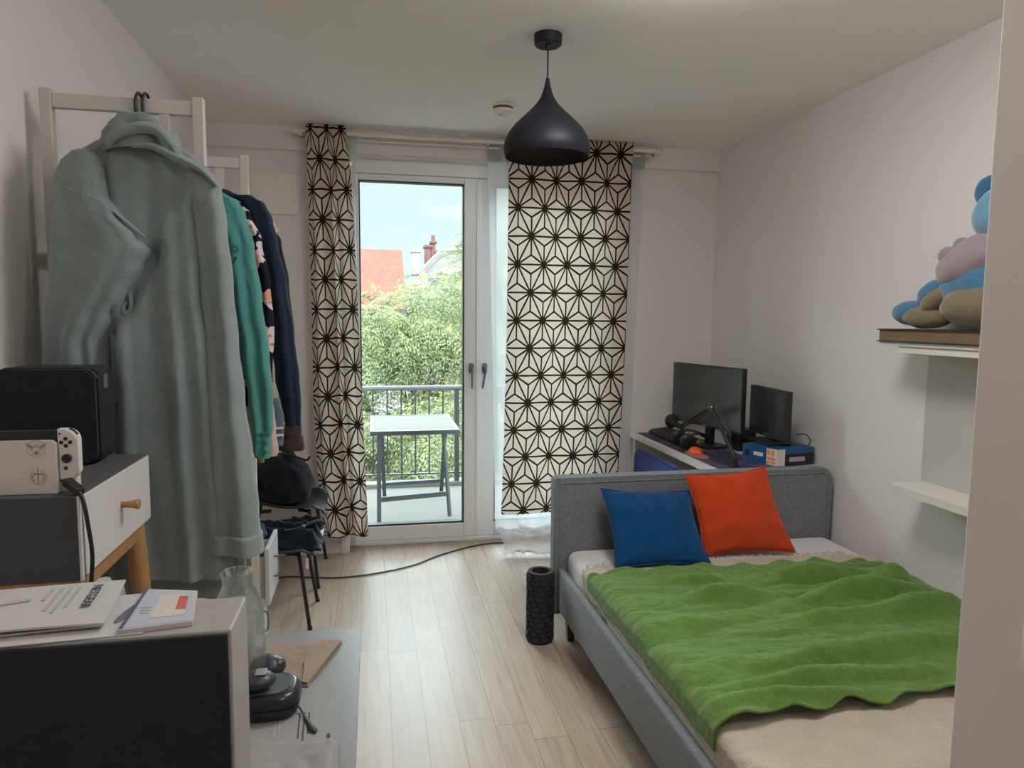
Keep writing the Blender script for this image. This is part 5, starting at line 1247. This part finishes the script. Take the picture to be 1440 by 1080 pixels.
def letter(label, quad, z, marks):
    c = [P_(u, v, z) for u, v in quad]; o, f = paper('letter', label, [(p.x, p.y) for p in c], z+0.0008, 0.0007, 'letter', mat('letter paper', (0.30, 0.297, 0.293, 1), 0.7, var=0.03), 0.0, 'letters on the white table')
    for s0, s1, q0, q1, m in marks: patch('print_mark', f, s0, s1, q0, q1, m, o, 0.0006, 2)
    return o
M_qr = mat('dark code print', (0.12, 0.11, 0.11, 1), 0.7)
letter('pale letter on the white table partly under the brown paper bag', ((350, 948), (452, 958), (462, 990), (350, 985)), TZ_+0.0002, [])
la = letter('printed letter with small text below the glasses case on the white table', ((330, 990), (478, 980), (474, 1052), (320, 1060)), TZ_+0.0014, [(0.62+0.045*k, 0.635+0.045*k, 0.30, 0.30+w, M_ink) for k, w in enumerate((0.5, 0.56, 0.42))]+[(0.40, 0.415, 0.42, 0.75, M_greyink), (0.44, 0.455, 0.42, 0.66, M_greyink), (0.895, 0.93, 0.74, 0.82, M_ink)])
# glasses case: clamshell with rounded corners
gc = thing('glasses_case', 'black zipped glasses case lying on the letters on the white table', 'glasses case', (-0.23, 1.30, TZ_+0.0025))
gx0, gy0, gx1, gy1 = -0.315, 1.285, -0.145, 1.395; zg = TZ_+0.0025
M_case = mat('black glossy case', (0.018, 0.020, 0.024, 1), 0.28, bump=0.05, bscale=300)
def clam(z0, z1, tap, name, m):
    bm = nb(); R1 = rrect(gx0+tap, gy0+tap, gx1-tap, gy1-tap, 0.034, 8); R0 = rrect(gx0, gy0, gx1, gy1, 0.038, 8); n = len(R0); rings = []
    for k in range(7):
        w = k/6; e = sin(w*pi/2); zz = lerp(z0, z1, w) if z1 > z0 else lerp(z0, z1, w)
        rings.append([bm.verts.new((lerp(R0[i][0], R1[i][0], 1-cos(w*pi/2)), lerp(R0[i][1], R1[i][1], 1-cos(w*pi/2)), lerp(z0, z1, e))) for i in range(n)])
    for a, b in zip(rings, rings[1:]):
        for i in range(n): bm.faces.new((a[i], a[(i+1) % n], b[(i+1) % n], b[i]))
    bm.faces.new(rings[-1]); bm.faces.new(rings[0][::-1]); return obj(name, bm, m, gc, True, ang=60)
clam(zg+0.022, zg, 0.010, 'lower_shell', M_case); clam(zg+0.025, zg+0.047, 0.012, 'lid', M_case)
bm = nb(); prism(bm, rrect(gx0+0.003, gy0+0.003, gx1-0.003, gy1-0.003, 0.036, 8), zg+0.0222, zg+0.0248); obj('zip', bm, mat('bronze zip', (0.16, 0.11, 0.06, 1), 0.5, 0.5), gc)
bm = nb(); prism(bm, rrect(gx0+0.02, gy0+0.018, gx1-0.02, gy1-0.016, 0.026, 8), zg+0.0472, zg+0.0482); obj('lid_panel', bm, mat('glossy grey lid panel', (0.12, 0.135, 0.145, 1), 0.15), gc)
# small rounded dark things on and behind the case
e_ = thing('earbud_case', 'small dark grey rounded case with a grey lid badge on top of the glasses case', 'case', (-0.235, 1.335, zg+0.0485))
c0 = V((-0.222, 1.325, zg+0.0485))
bm = nb(); vs = ball(bm, c0+V((0, 0, 0.017)), 0.034, (1.0, 0.85, 0.5)); 
obj('body', bm, mat('soft dark plastic', (0.035, 0.038, 0.043, 1), 0.4), e_, True)
bm = nb(); box(bm, c0+V((-0.002, -0.014, 0.0325)), c0+V((0.018, 0.012, 0.0348)), 0.002); obj('badge', bm, mat('grey badge', (0.26, 0.27, 0.28, 1), 0.3), e_)
bm = nb(); ball(bm, (-0.222, 1.462, TZ_+0.026), 0.036, (1.0, 0.9, 0.62)); ball(bm, (-0.205, 1.458, TZ_+0.034), 0.018, (1, 1, 0.6))
tag(obj('computer_mouse', bm, mat('dark mouse plastic', (0.03, 0.032, 0.036, 1), 0.4), None, True), 'dark rounded computer mouse behind the glasses case on the white table', 'computer mouse')
q_ = [P_(u, v, TZ_+0.005) for u, v in ((410, 992), (420, 998), (430, 1010), (438, 1022), (444, 1030))]
q_[0].z = TZ_+0.012; q_[1].z = TZ_+0.012
bm = nb(); tube(bm, spline(q_, 6), [0.0022]*10+[lerp(0.0022, 0.0068, k/9) for k in range(10)]+[0.0068, 0.0068, 0.006, 0.0045, 0.002], 8, flat=0.4); tag(obj('spectacle_arm', bm, M_black, None, True), 'black curved spectacle arm sticking out beside the glasses case', 'spectacles')
def fc(s, q):
    bl, br, fr, fl = P_(320, 1048, TZ_), P_(478, 1046, TZ_), P_(478, 1150, TZ_), P_(300, 1150, TZ_); p = bl.lerp(br, s).lerp(fl.lerp(fr, s), q); e = min(1, min(s, 1-s)*14)*min(1, q*12)
    return V((p.x, p.y, TZ_+0.006+e*(0.010+0.006*sin(7*s+5*q)+0.010*abs(nz(s*4, q*4, 5)))))
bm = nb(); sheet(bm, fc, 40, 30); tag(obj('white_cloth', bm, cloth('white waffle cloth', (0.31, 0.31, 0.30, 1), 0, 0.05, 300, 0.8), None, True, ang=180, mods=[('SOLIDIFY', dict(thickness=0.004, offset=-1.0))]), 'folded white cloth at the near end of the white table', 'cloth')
# ------------------------------------------------------------------ desk behind the headboard
M_desk = mat('white desk board', (0.70, 0.66, 0.61, 1), 0.4, var=0.03)
t_ = thing('desk', 'white desk along the right wall behind the bed headboard', 'desk', (1.99, 3.85, 0))
TX0, TX1, TY0, TY1, TZd = 1.685, 2.283, 3.20, 4.46, 0.742
bm = nb(); box(bm, (TX0, TY0, TZd-0.034), (TX1, TY1, TZd), 0.002); obj('table_top', bm, M_desk, t_)
for y in (TY0+0.02, TY1-0.06):
    bm = nb(); box(bm, (TX0+0.03, y, 0), (TX1-0.02, y+0.035, TZd-0.0345), 0.002); obj('leg_panel', bm, M_desk, t_)
bm = nb(); box(bm, (TX1-0.04, TY0+0.06, 0.45), (TX1-0.022, TY1-0.065, TZd-0.0345)); obj('back_panel', bm, M_desk, t_)
def galaxy():
    m, t, p, o = base_mat('galaxy printed mat')
    tc = t.new('ShaderNodeTexCoord'); v = tc.outputs['Object']
    f = t.noise(t.mapping(v, scale=(6, 3, 1)), 1.6, 6, 0.6); g = t.noise(t.mapping(v, scale=(20, 5, 1)), 1.3, 4)
    c = t.ramp(f, [(0.32, (0.012, 0.014, 0.035, 1)), (0.48, (0.035, 0.03, 0.075, 1)), (0.58, (0.11, 0.055, 0.14, 1)), (0.68, (0.20, 0.09, 0.16, 1)), (0.8, (0.05, 0.04, 0.10, 1))])
    c = t.mix(t.math('MULTIPLY', t.ramp(g, [(0.60, (0, 0, 0, 1)), (0.70, (1, 1, 1, 1))]), 0.7), c, (0.30, 0.22, 0.36, 1))
    t.link(c, p.inputs['Base Color']); p.inputs['Roughness'].default_value = 0.8; return m
bm = nb(); prism(bm, rrect(1.715, 3.235, 2.02, 4.36, 0.01, 3), TZd+0.0003, TZd+0.0038); mat_o = tag(obj('desk_mat', bm, galaxy(), None), 'long dark purple space-printed desk mat on the white desk', 'desk mat')
bm = nb(); pts = [(1.76+0.05*cos(radians(a)), 3.58+0.11*sin(radians(a))) for a in range(0, 360, 15)]; vs = [bm.verts.new((x, y, TZd+0.0044)) for x, y in pts]; bm.faces.new(vs); obj('planet_print', bm, mat('faded orange print', (0.42, 0.17, 0.11, 1), 0.8), mat_o)
zd = TZd+0.0045
# keyboard
kb = thing('keyboard', 'black keyboard lying along the left end of the desk mat', 'keyboard', (1.86, 4.13, zd))
kx0, kx1, ky0, ky1 = 1.785, 1.925, 3.90, 4.335
bm = nb(); vs = box(bm, (kx0, ky0, zd), (kx1, ky1, zd+0.020), 0.004, 2); 
for v in bm.verts: v.co.z += (v.co.x-kx0)*0.10*(1 if v.co.z > zd+0.01 else 0)
obj('base', bm, mat('black keyboard case', (0.018, 0.019, 0.022, 1), 0.5), kb)
bm = nb()
for r in range(6):
    for c in range(17):
        x = kx0+0.010+r*0.0210; y = ky0+0.010+c*0.0246
        if y+0.019 < ky1: box(bm, (x, y, zd+0.0195+(x-kx0)*0.10), (x+0.0165, y+0.019, zd+0.030+(x-kx0)*0.10), 0.002, 1)
o = obj('keys', bm, mat('charcoal keycaps', (0.032, 0.035, 0.042, 1), 0.6), kb); 
# headset / puff and mouse
hs = thing('headset', 'black round padded headset resting on the desk mat in front of the keyboard', 'headset', (1.79, 3.80, zd))
hc = V((1.79, 3.76, zd))
for dy, nm in ((0.0, 'ear_cup'), (0.13, 'ear_cup')):
    bm = nb(); c = hc+V((0, dy, 0.046)); tube(bm, [c+V((-0.004, -0.030, 0)), c+V((-0.004, -0.022, 0)), c+V((0, 0.0, 0)), c+V((0, 0.022, 0))], [0.030, 0.043, 0.046, 0.040], 28); obj(nm, bm, mat('black leatherette', (0.014, 0.015, 0.018, 1), 0.45, bump=0.2, bscale=200), hs, True)
bm = nb(); tube(bm, spline([hc+V((0.0, 0.0, 0.07)), hc+V((0.05, 0.0, 0.088)), hc+V((0.11, 0.03, 0.080)), hc+V((0.13, 0.065, 0.060)), hc+V((0.11, 0.10, 0.080)), hc+V((0.05, 0.13, 0.088)), hc+V((0.0, 0.13, 0.07))], 6), 0.012, 10, flat=0.6); obj('headband', bm, M_black, hs, True)
mc = PZ(978, 637, zd)
bm = nb(); vs = ball(bm, (0, 0, 0), 1, (0.036, 0.060, 0.034))
for v in vs:
    if v.co.z < 0: v.co.z *= 0.05
    v.co += V((mc.x, mc.y, zd+0.002))
tag(obj('computer_mouse', bm, mat('orange-red mouse shell', (0.80, 0.10, 0.025, 1), 0.35), None, True), 'orange-red domed computer mouse on the dark desk mat', 'computer mouse')
yc_ = PZ(981, 624, zd)
bm = nb(); vs = box(bm, yc_+V((-0.02, -0.045, 0)), yc_+V((0.02, 0.05, 0.026)), 0.010, 3); y_ = tag(obj('yellow_pouch', bm, mat('dull yellow fabric', (0.36, 0.27, 0.07, 1), 0.8), None, True), 'small dull yellow pouch between the headset and the monitor foot', 'pouch')
bm = nb(); box(bm, yc_+V((-0.021, -0.02, -0.0)), yc_+V((0.021, -0.012, 0.0268))); obj('band', bm, M_black, y_)
# big monitor
M_screen = mat('dark monitor glass', (0.030, 0.035, 0.040, 1), 0.22, spec=0.7)
def monitor(name, label, a, b, z0, z1, th, bez, chin, standz, base, cat, neck=True):
    """a, b: bottom corners far and near of the screen face"""
    a = V((a[0], a[1], 0)); b = V((b[0], b[1], 0)); d = (b-a); L = d.length; d.normalize(); nrm = V((d.y, -d.x, 0)); 
    if nrm.x > 0: nrm = -nrm
    c = (a+b)/2; o = thing(name, label, cat, (c.x, c.y, standz))
    mt = Matrix((d, -nrm, V((0, 0, 1)))).transposed()
    def bx(bm, x0, x1, y0, y1, za, zb, bev=0.0):
        for v in box(bm, (x0, y0, za), (x1, y1, zb), bev): 
            q = mt @ V((v.co.x, v.co.y, 0)); v.co = V((c.x+q.x, c.y+q.y, v.co.z))
    bm = nb(); bx(bm, -L/2, L/2, 0.0, th, z0, z1, 0.003); obj('housing', bm, M_black, o)
    bm = nb(); bx(bm, -L/2+bez, L/2-bez, -0.0012, -0.0002, z0+chin, z1-bez); obj('screen', bm, M_screen, o)
    bm = nb(); bx(bm, -0.03, 0.03, th+0.0005, th+0.03, standz+0.012, z0+0.10 if neck else z0+0.03, 0.004); obj('stand_neck', bm, M_black, o)
    bm = nb(); bx(bm, -base[0]/2, base[0]/2, -base[1]*0.5+0.02, base[1]*0.5+0.02, standz, standz+0.012, 0.004); obj('stand_base', bm, M_black, o)
    bm = nb(); bx(bm, -0.018, 0.018, -0.0016, -0.0003, z0+chin*0.3, z0+chin*0.3+0.006); obj('maker_mark', bm, M_steel, o)
    return o, bx
m1, bx1 = monitor('computer_monitor', 'large thin-framed computer monitor, the left one on the desk', (1.868, 4.16), (2.0, 3.535), 0.862, 1.229, 0.03, 0.006, 0.014, TZd+0.0045, (0.26, 0.17), 'monitor')
m2, bx2 = monitor('computer_monitor', 'smaller black screen standing on the blue boxes, the right one on the desk', (2.109, 3.641), (2.077, 3.233), 0.868, 1.132, 0.035, 0.016, 0.040, TZd+0.093, (0.22, 0.14), 'monitor', False)
# black speaker box under the monitor
bm = nb(); box(bm, (2.055, 3.66, TZd+0.0005), (2.17, 3.80, TZd+0.125), 0.006); b_ = tag(obj('desk_speaker', bm, M_black, None, True), 'small black desk speaker with a white mark beside the large monitor', 'speaker')
bm = nb()
for s in (-1, 1): bar(bm, (2.0535, 3.745-s*0.006, TZd+0.075), (2.0535, 3.745+s*0.006, TZd+0.10), 0.004, 0.002, up=(-1, 0, 0))
obj('white_mark', bm, M_white, b_)
# boom arm with microphone
ar = thing('microphone_arm', 'black jointed microphone boom arm clamped to the desk edge', 'microphone arm', (1.83, 3.31, TZd))
pb = V((1.815, 3.255, TZd+0.002)); pe = PX(1001, 574, 1.86); pm = PX(958, 600, 1.86)
bm = nb(); cyl(bm, pb+V((0, 0, 0.002)), pb+V((0, 0, 0.045)), 0.016, 0.014, 16); box(bm, pb+V((-0.022, -0.02, 0.0)), pb+V((0.022, 0.02, 0.012)), 0.002); obj('clamp', bm, M_black, ar, True)
def arm_bars(p, q, nm):
    d = (q-p).normalized(); s = d.cross(V((0, 0, 1))).normalized(); u = s.cross(d)
    bm = nb()
    for k in (-1, 1): bar(bm, p+u*0.011*k+s*0.0, q+u*0.011*k, 0.008, 0.007, up=u)
    tube(bm, spline([p+u*0.0, p.lerp(q, 0.5)+u*0.002, q], 4), 0.0035, 6)
    return obj(nm, bm, M_black, ar, True, ang=30)
arm_bars(pb+V((0, 0, 0.045)), pe, 'lower_arm'); arm_bars(pe, pm, 'upper_arm')
bm = nb(); ball(bm, pe, 0.017, (1, 1, 1.2)); cyl(bm, pe+V((-0.022, 0, 0)), pe+V((0.022, 0, 0)), 0.009); obj('elbow_joint', bm, M_dsteel, ar, True)
bm = nb(); tube(bm, spline([pb+V((0, 0.02, 0.05)), pb.lerp(pe, 0.55)+V((0.02, -0.03, 0.03)), pe+V((0, -0.05, 0.0)), pe+V((0, 0.0, 0.025))], 8), 0.003, 6); obj('cable', bm, M_cable, ar, True)
mp = PX(944, 592, 1.86)
bm = nb(); ball(bm, mp, 0.045, (0.9, 0.9, 1.0)); tube(bm, [mp+V((0, -0.03, -0.01)), pm+V((0, 0.0, 0)), pm+V((0, -0.03, -0.03))], [0.02, 0.013, 0.010], 12); mh = obj('microphone', bm, mat('black foam windshield', (0.02, 0.021, 0.024, 1), 0.8, bump=0.3, bscale=200), ar, True)
# boxes under the small screen
M_bbox = mat('blue printed carton', (0.012, 0.085, 0.23, 1), 0.4); M_bboxd = mat('near black carton', (0.015, 0.013, 0.020, 1), 0.5); M_orp = mat('orange print', (0.85, 0.27, 0.05, 1), 0.6); M_wp = mat('white carton print', (0.68, 0.66, 0.63, 1), 0.6)
A, B_, C_, D4 = V((1.955, 3.43, 0)), V((2.035, 3.225, 0)), V((2.272, 3.262, 0)), V((2.235, 3.53, 0))
zt = TZd+0.0925
bx = thing('game_box', 'blue carton with orange and white print carrying the small screen', 'box', (2.1, 3.36, TZd+0.0005))
bm = nb(); prism(bm, [(p.x, p.y) for p in (A, B_, C_, D4)], TZd+0.005, zt); obj('carton', bm, M_bbox, bx)
def onface(p, q, s0, s1, z0, z1, m, nm, off=0.0012, slope=0.0):
    d = (q-p); n = V((d.y, -d.x, 0)).normalized(); n = -n if n.dot((p+q)/2-V((2.12, 3.37, 0))) < 0 else n
    bm = nb(); a = p+d*s0+n*0.0003; b = p+d*s1+n*0.0003; pts = [V((a.x, a.y, z0)), V((b.x, b.y, z0)), V((b.x, b.y, z1)), V((a.x, a.y, z1))]
    lo = [bm.verts.new(x) for x in pts]; hi = [bm.verts.new(x+n*off) for x in pts]; bm.faces.new(lo[::-1]); bm.faces.new(hi)
    for i in range(4): bm.faces.new((lo[i], lo[(i+1) % 4], hi[(i+1) % 4], hi[i]))
    return obj(nm, bm, m, bx)
zb_ = TZd+0.006
onface(A, B_, 0.70, 1.0, zb_, zt-0.001, M_wp, 'end_label'); onface(A, B_, 0.33, 0.60, zb_+0.036, zb_+0.056, M_wp, 'title_label'); onface(A, B_, 0.08, 0.20, zb_+0.026, zb_+0.058, M_bboxd, 'logo_patch')
for k, (s0, s1, za, zb2) in enumerate(((0.72, 0.80, 0.058, 0.082), (0.84, 0.92, 0.050, 0.084), (0.74, 0.95, 0.032, 0.044), (0.72, 0.78, 0.008, 0.026), (0.82, 0.96, 0.014, 0.024))): onface(A, B_, s0, s1, zb_+za-0.005, zb_+zb2-0.005, M_orp, 'orange_print', 0.002)
onface(B_, C_, 0.0, 0.20, zb_, zt-0.001, M_wp, 'end_label'); onface(B_, C_, 0.20, 0.97, zb_, zt-0.028, M_bboxd, 'dark_window'); onface(B_, C_, 0.32, 0.74, zb_+0.018, zb_+0.042, mat('grey controller picture', (0.42, 0.40, 0.42, 1), 0.6), 'picture', 0.002)
bm = nb(); tube(bm, spline([(2.17, 3.28, 0.90), (2.215, 3.262, 0.905), (2.25, 3.27, 0.87), (2.262, 3.30, zt+0.004)], 8), 0.0028, 6); tag(obj('screen_cable', bm, M_cable, None, True), 'thin black cable looping behind the small screen', 'cable')
# blue desk chair
M_chairb = cloth('blue chair fabric', (0.022, 0.055, 0.24, 1), 0, 0.12, 800, 0.3)
ch = thing('desk_chair', 'blue upholstered desk chair pushed in at the white desk', 'chair', (1.66, 3.80, 0))
bm = nb(); pts = rrect(3.50, 0.28, 4.14, 0.69, 0.07, 8)
a = [bm.verts.new((1.575+0.03*((y-3.82)/0.3)**2, y, z)) for y, z in pts]; b = [bm.verts.new((1.635+0.02*((y-3.82)/0.3)**2, y, z)) for y, z in pts]; n = len(pts)
f0 = bm.faces.new(a); f1 = bm.faces.new(b[::-1])
for i in range(n): bm.faces.new((a[i], a[(i+1) % n], b[(i+1) % n], b[i]))
bmesh.ops.bevel(bm, geom=list(f0.edges)+list(f1.edges), offset=0.012, segments=3, affect='EDGES'); obj('backrest', bm, M_chairb, ch, True, ang=50)
bm = nb(); tube(bm, [(1.573+0.03*((y-3.82)/0.3)**2, y, z) for y, z in ((4.05, 0.30), (4.05, 0.66))], 0.004, 6); obj('seam', bm, M_chairb, ch)
bm = nb(); prism(bm, rrect(1.64, 3.56, 2.06, 4.08, 0.06, 6), 0.42, 0.49); obj('seat', bm, M_chairb, ch, True, ang=40)
bm = nb(); cyl(bm, (1.85, 3.82, 0.42), (1.85, 3.82, 0.09), 0.028); obj('gas_column', bm, M_black, ch, True)
for k in range(5):
    a_ = 2*pi*k/5+0.3; e = V((1.85+0.27*cos(a_), 3.82+0.27*sin(a_), 0.065)); bm = nb(); tube(bm, [(1.85, 3.82, 0.10), e], [0.024, 0.016], 10); lg = obj('leg', bm, M_black, ch, True)
    bm = nb(); cyl(bm, e+V((-0.012, 0, -0.037)), e+V((0.012, 0, -0.037)), 0.028, 0.028, 16); obj('caster', bm, M_black, lg, True)
# ------------------------------------------------------------------ wall shelf on the right with book and stuffed toy
M_shelf = mat('pale shelf board', (0.70, 0.665, 0.62, 1), 0.5, var=0.03); M_shelfb = mat('grey-white back board', (0.50, 0.475, 0.445, 1), 0.6, var=0.03)
s_ = thing('wall_shelf', 'pale two-board wall shelf with a grey back panel on the right wall over the bed', 'shelf', (2.2, 2.1, 0.79))
bm = nb(); box(bm, (2.115, 1.55, 0.790), (2.2995, 2.52, 0.825), 0.002); obj('lower_board', bm, M_shelf, s_)
bm = nb(); box(bm, (2.285, 1.55, 0.8255), (2.2995, 2.545, 1.369), 0.001); obj('back_panel', bm, M_shelfb, s_)
bm = nb(); box(bm, (2.10, 1.55, 1.370), (2.2995, 2.50, 1.397), 0.002); obj('upper_board', bm, M_shelf, s_)
bm = nb(); box(bm, (2.092, 1.55, 1.3975), (2.2995, 2.60, 1.414), 0.002); obj('top_board', bm, M_shelf, s_)
# big dark book lying flat
bk = thing('book', 'large old book with dark cover lying flat on the upper shelf board', 'book', (2.19, 2.33, 1.4145))
M_cover = mat('dark brown book cover', (0.030, 0.024, 0.020, 1), 0.6); M_pages = wood('aged brown page block', (0.12, 0.075, 0.040, 1), (0.24, 0.16, 0.09, 1), (2, 2, 120), 0.8, 3.0)
bm = nb(); box(bm, (2.082, 1.98, 1.4145), (2.29, 2.607, 1.4185)); box(bm, (2.082, 1.98, 1.4625), (2.29, 2.607, 1.4675)); box(bm, (2.2845, 1.98, 1.419), (2.29, 2.607, 1.462)); obj('cover', bm, M_cover, bk)
bm = nb(); box(bm, (2.088, 1.99, 1.4188), (2.284, 2.598, 1.4622)); obj('pages', bm, M_pages, bk)
# stuffed toy: plump blue body with cream belly and feet, mauve knitted top with knobs
Yt = 2.30
M_tb = cloth('blue plush', (0.05, 0.17, 0.29, 1), 0, 0.12, 800, 0.4, sheen=0.5); M_tl = cloth('light blue plush', (0.11, 0.29, 0.43, 1), 0, 0.10, 800, 0.4, sheen=0.5)
M_tc = cloth('cream plush', (0.19, 0.15, 0.09, 1), 0, 0.10, 800, 0.4, sheen=0.4); M_tm = cloth('mauve knit', (0.30, 0.235, 0.26, 1), 0, 0.08, 800, 0.4, sheen=0.4); M_td = cloth('deep blue plush', (0.028, 0.125, 0.26, 1), 0, 0.1, 800, 0.4, sheen=0.4)
toy = thing('stuffed_toy', 'big plump blue stuffed toy in a mauve knobbed top lying on the book', 'stuffed toy', (2.2, 2.2, 1.468))
def T(u, v, x): return PX(u, v, x)
def blob(nm, m, u, v, x, ru, rv, rd, parent=toy, lump=0.05, seed=0.0, rot=None):
    """soft ball: ru, rv are half sizes seen in the photograph (pixels), rd the half depth in metres"""
    c = T(u, v, x); k = (c-EYE).dot(F_)/FPX
    bm = nb(); vs = ball(bm, (0, 0, 0), 1.0, u=40, v=28)
    mx = Matrix(((0, -1, 0), (1, 0, 0), (0, 0, 1))).transposed(); kh = k*1.18
    if rot: mx = mx @ Matrix.Rotation(radians(rot), 3, 'Y')
    for q in vs:
        d = q.co.copy(); f = 1+lump*nz(d.x*2+seed, d.y*2, d.z*2)
        q.co = c + mx @ V((d.x*ru*kh*f, d.y*rd*f, d.z*rv*k*f))
        if q.co.z < 1.4682: q.co.z = 1.4682
        if q.co.x > 2.297: q.co.x = 2.297
    return obj(nm, bm, m, parent, True, ang=180)
bd = blob('body', M_tb, 1392, 405, 2.17, 66, 52, 0.11, seed=1)
blob('belly', M_tc, 1392, 430, 2.15, 62, 34, 0.12, seed=2)
blob('foot', M_tc, 1304, 446, 2.13, 36, 16, 0.055, seed=3); blob('foot', M_tb, 1282, 440, 2.145, 27, 17, 0.05, seed=8)
blob('paw', M_tc, 1318, 422, 2.115, 24, 15, 0.045, seed=4, rot=-28); blob('paw', M_tb, 1314, 412, 2.13, 24, 17, 0.045, seed=5, rot=-25)
tp = blob('knitted_top', M_tm, 1386, 366, 2.165, 66, 38, 0.118, seed=6, rot=-20)
for u, v, r in ((1333, 360, 13), (1353, 345, 11), (1383, 338, 14), (1395, 328, 9)): blob('knob', M_tm, u, v, 2.14, r*0.9, r, 0.03, tp, 0.02, u)
hd = blob('head', M_tl, 1430, 300, 2.17, 48, 46, 0.12, seed=7)
blob('ear', M_td, 1394, 268, 2.16, 21, 22, 0.035, hd, 0.03, 2.0)
# ------------------------------------------------------------------ added fill lights out of view, camera, view
def add_fill_light(label, x, y, r, energy):  # unseen glowing disc, added only to brighten the interior
    hl = thing('fill_light', label, 'lamp', (x, y, ZC), 'added fill lights')
    m, t, p, o = base_mat('fill light glow'); p.inputs['Emission Color'].default_value = (1.0, 0.97, 0.94, 1); p.inputs['Emission Strength'].default_value = energy; p.inputs['Base Color'].default_value = (0.8, 0.8, 0.78, 1)
    bm = nb(); lathe(bm, [(0, -0.10), (r*0.5, -0.096), (r*0.85, -0.075), (r, -0.04), (r, -0.02), (0, -0.02)], hl.location, 48); obj('diffuser', bm, m, hl, True)
    bm = nb(); lathe(bm, [(0, -0.0195), (r+0.01, -0.0195), (r+0.01, -0.0005), (0, -0.0005)], hl.location, 48); obj('base_ring', bm, M_white, hl, True)
add_fill_light('small round fill light added on the hall ceiling just behind the viewer', 0.855, 0.15, 0.09, HALL_FILL_E)  # added fill for the left wall and bathrobe
add_fill_light('wide round fill light added on the ceiling beside the bed, out of frame', 0.92, 1.90, 0.36, ROOM_FILL_E)  # added fill for the whole room, kept above the view
cd = bpy.data.cameras.new('camera'); cd.sensor_fit = 'HORIZONTAL'; cd.sensor_width = 36.0; cd.lens = 36.0*FPX/1440.0; cd.clip_start = 0.05; cd.clip_end = 300
co = bpy.data.objects.new('camera', cd); COL.objects.link(co)
mt = Matrix((R_, -D_, -F_)).transposed().to_4x4(); mt.translation = EYE; co.matrix_world = mt
SC.camera = co
vs_ = SC.view_settings; vs_.view_transform = 'Standard'; vs_.look = 'None'; vs_.exposure = EXPOSURE; vs_.gamma = 1.0; vs_.use_curve_mapping = False
SC.display_settings.display_device = 'sRGB'
cy_ = SC.cycles
cy_.use_denoising = True
try: cy_.denoiser = 'OPENIMAGEDENOISE'
except Exception: pass
cy_.max_bounces = 14; cy_.diffuse_bounces = 8; cy_.glossy_bounces = 4; cy_.transmission_bounces = 8; cy_.transparent_max_bounces = 16
cy_.sample_clamp_indirect = 8.0; cy_.caustics_reflective = False; cy_.caustics_refractive = False
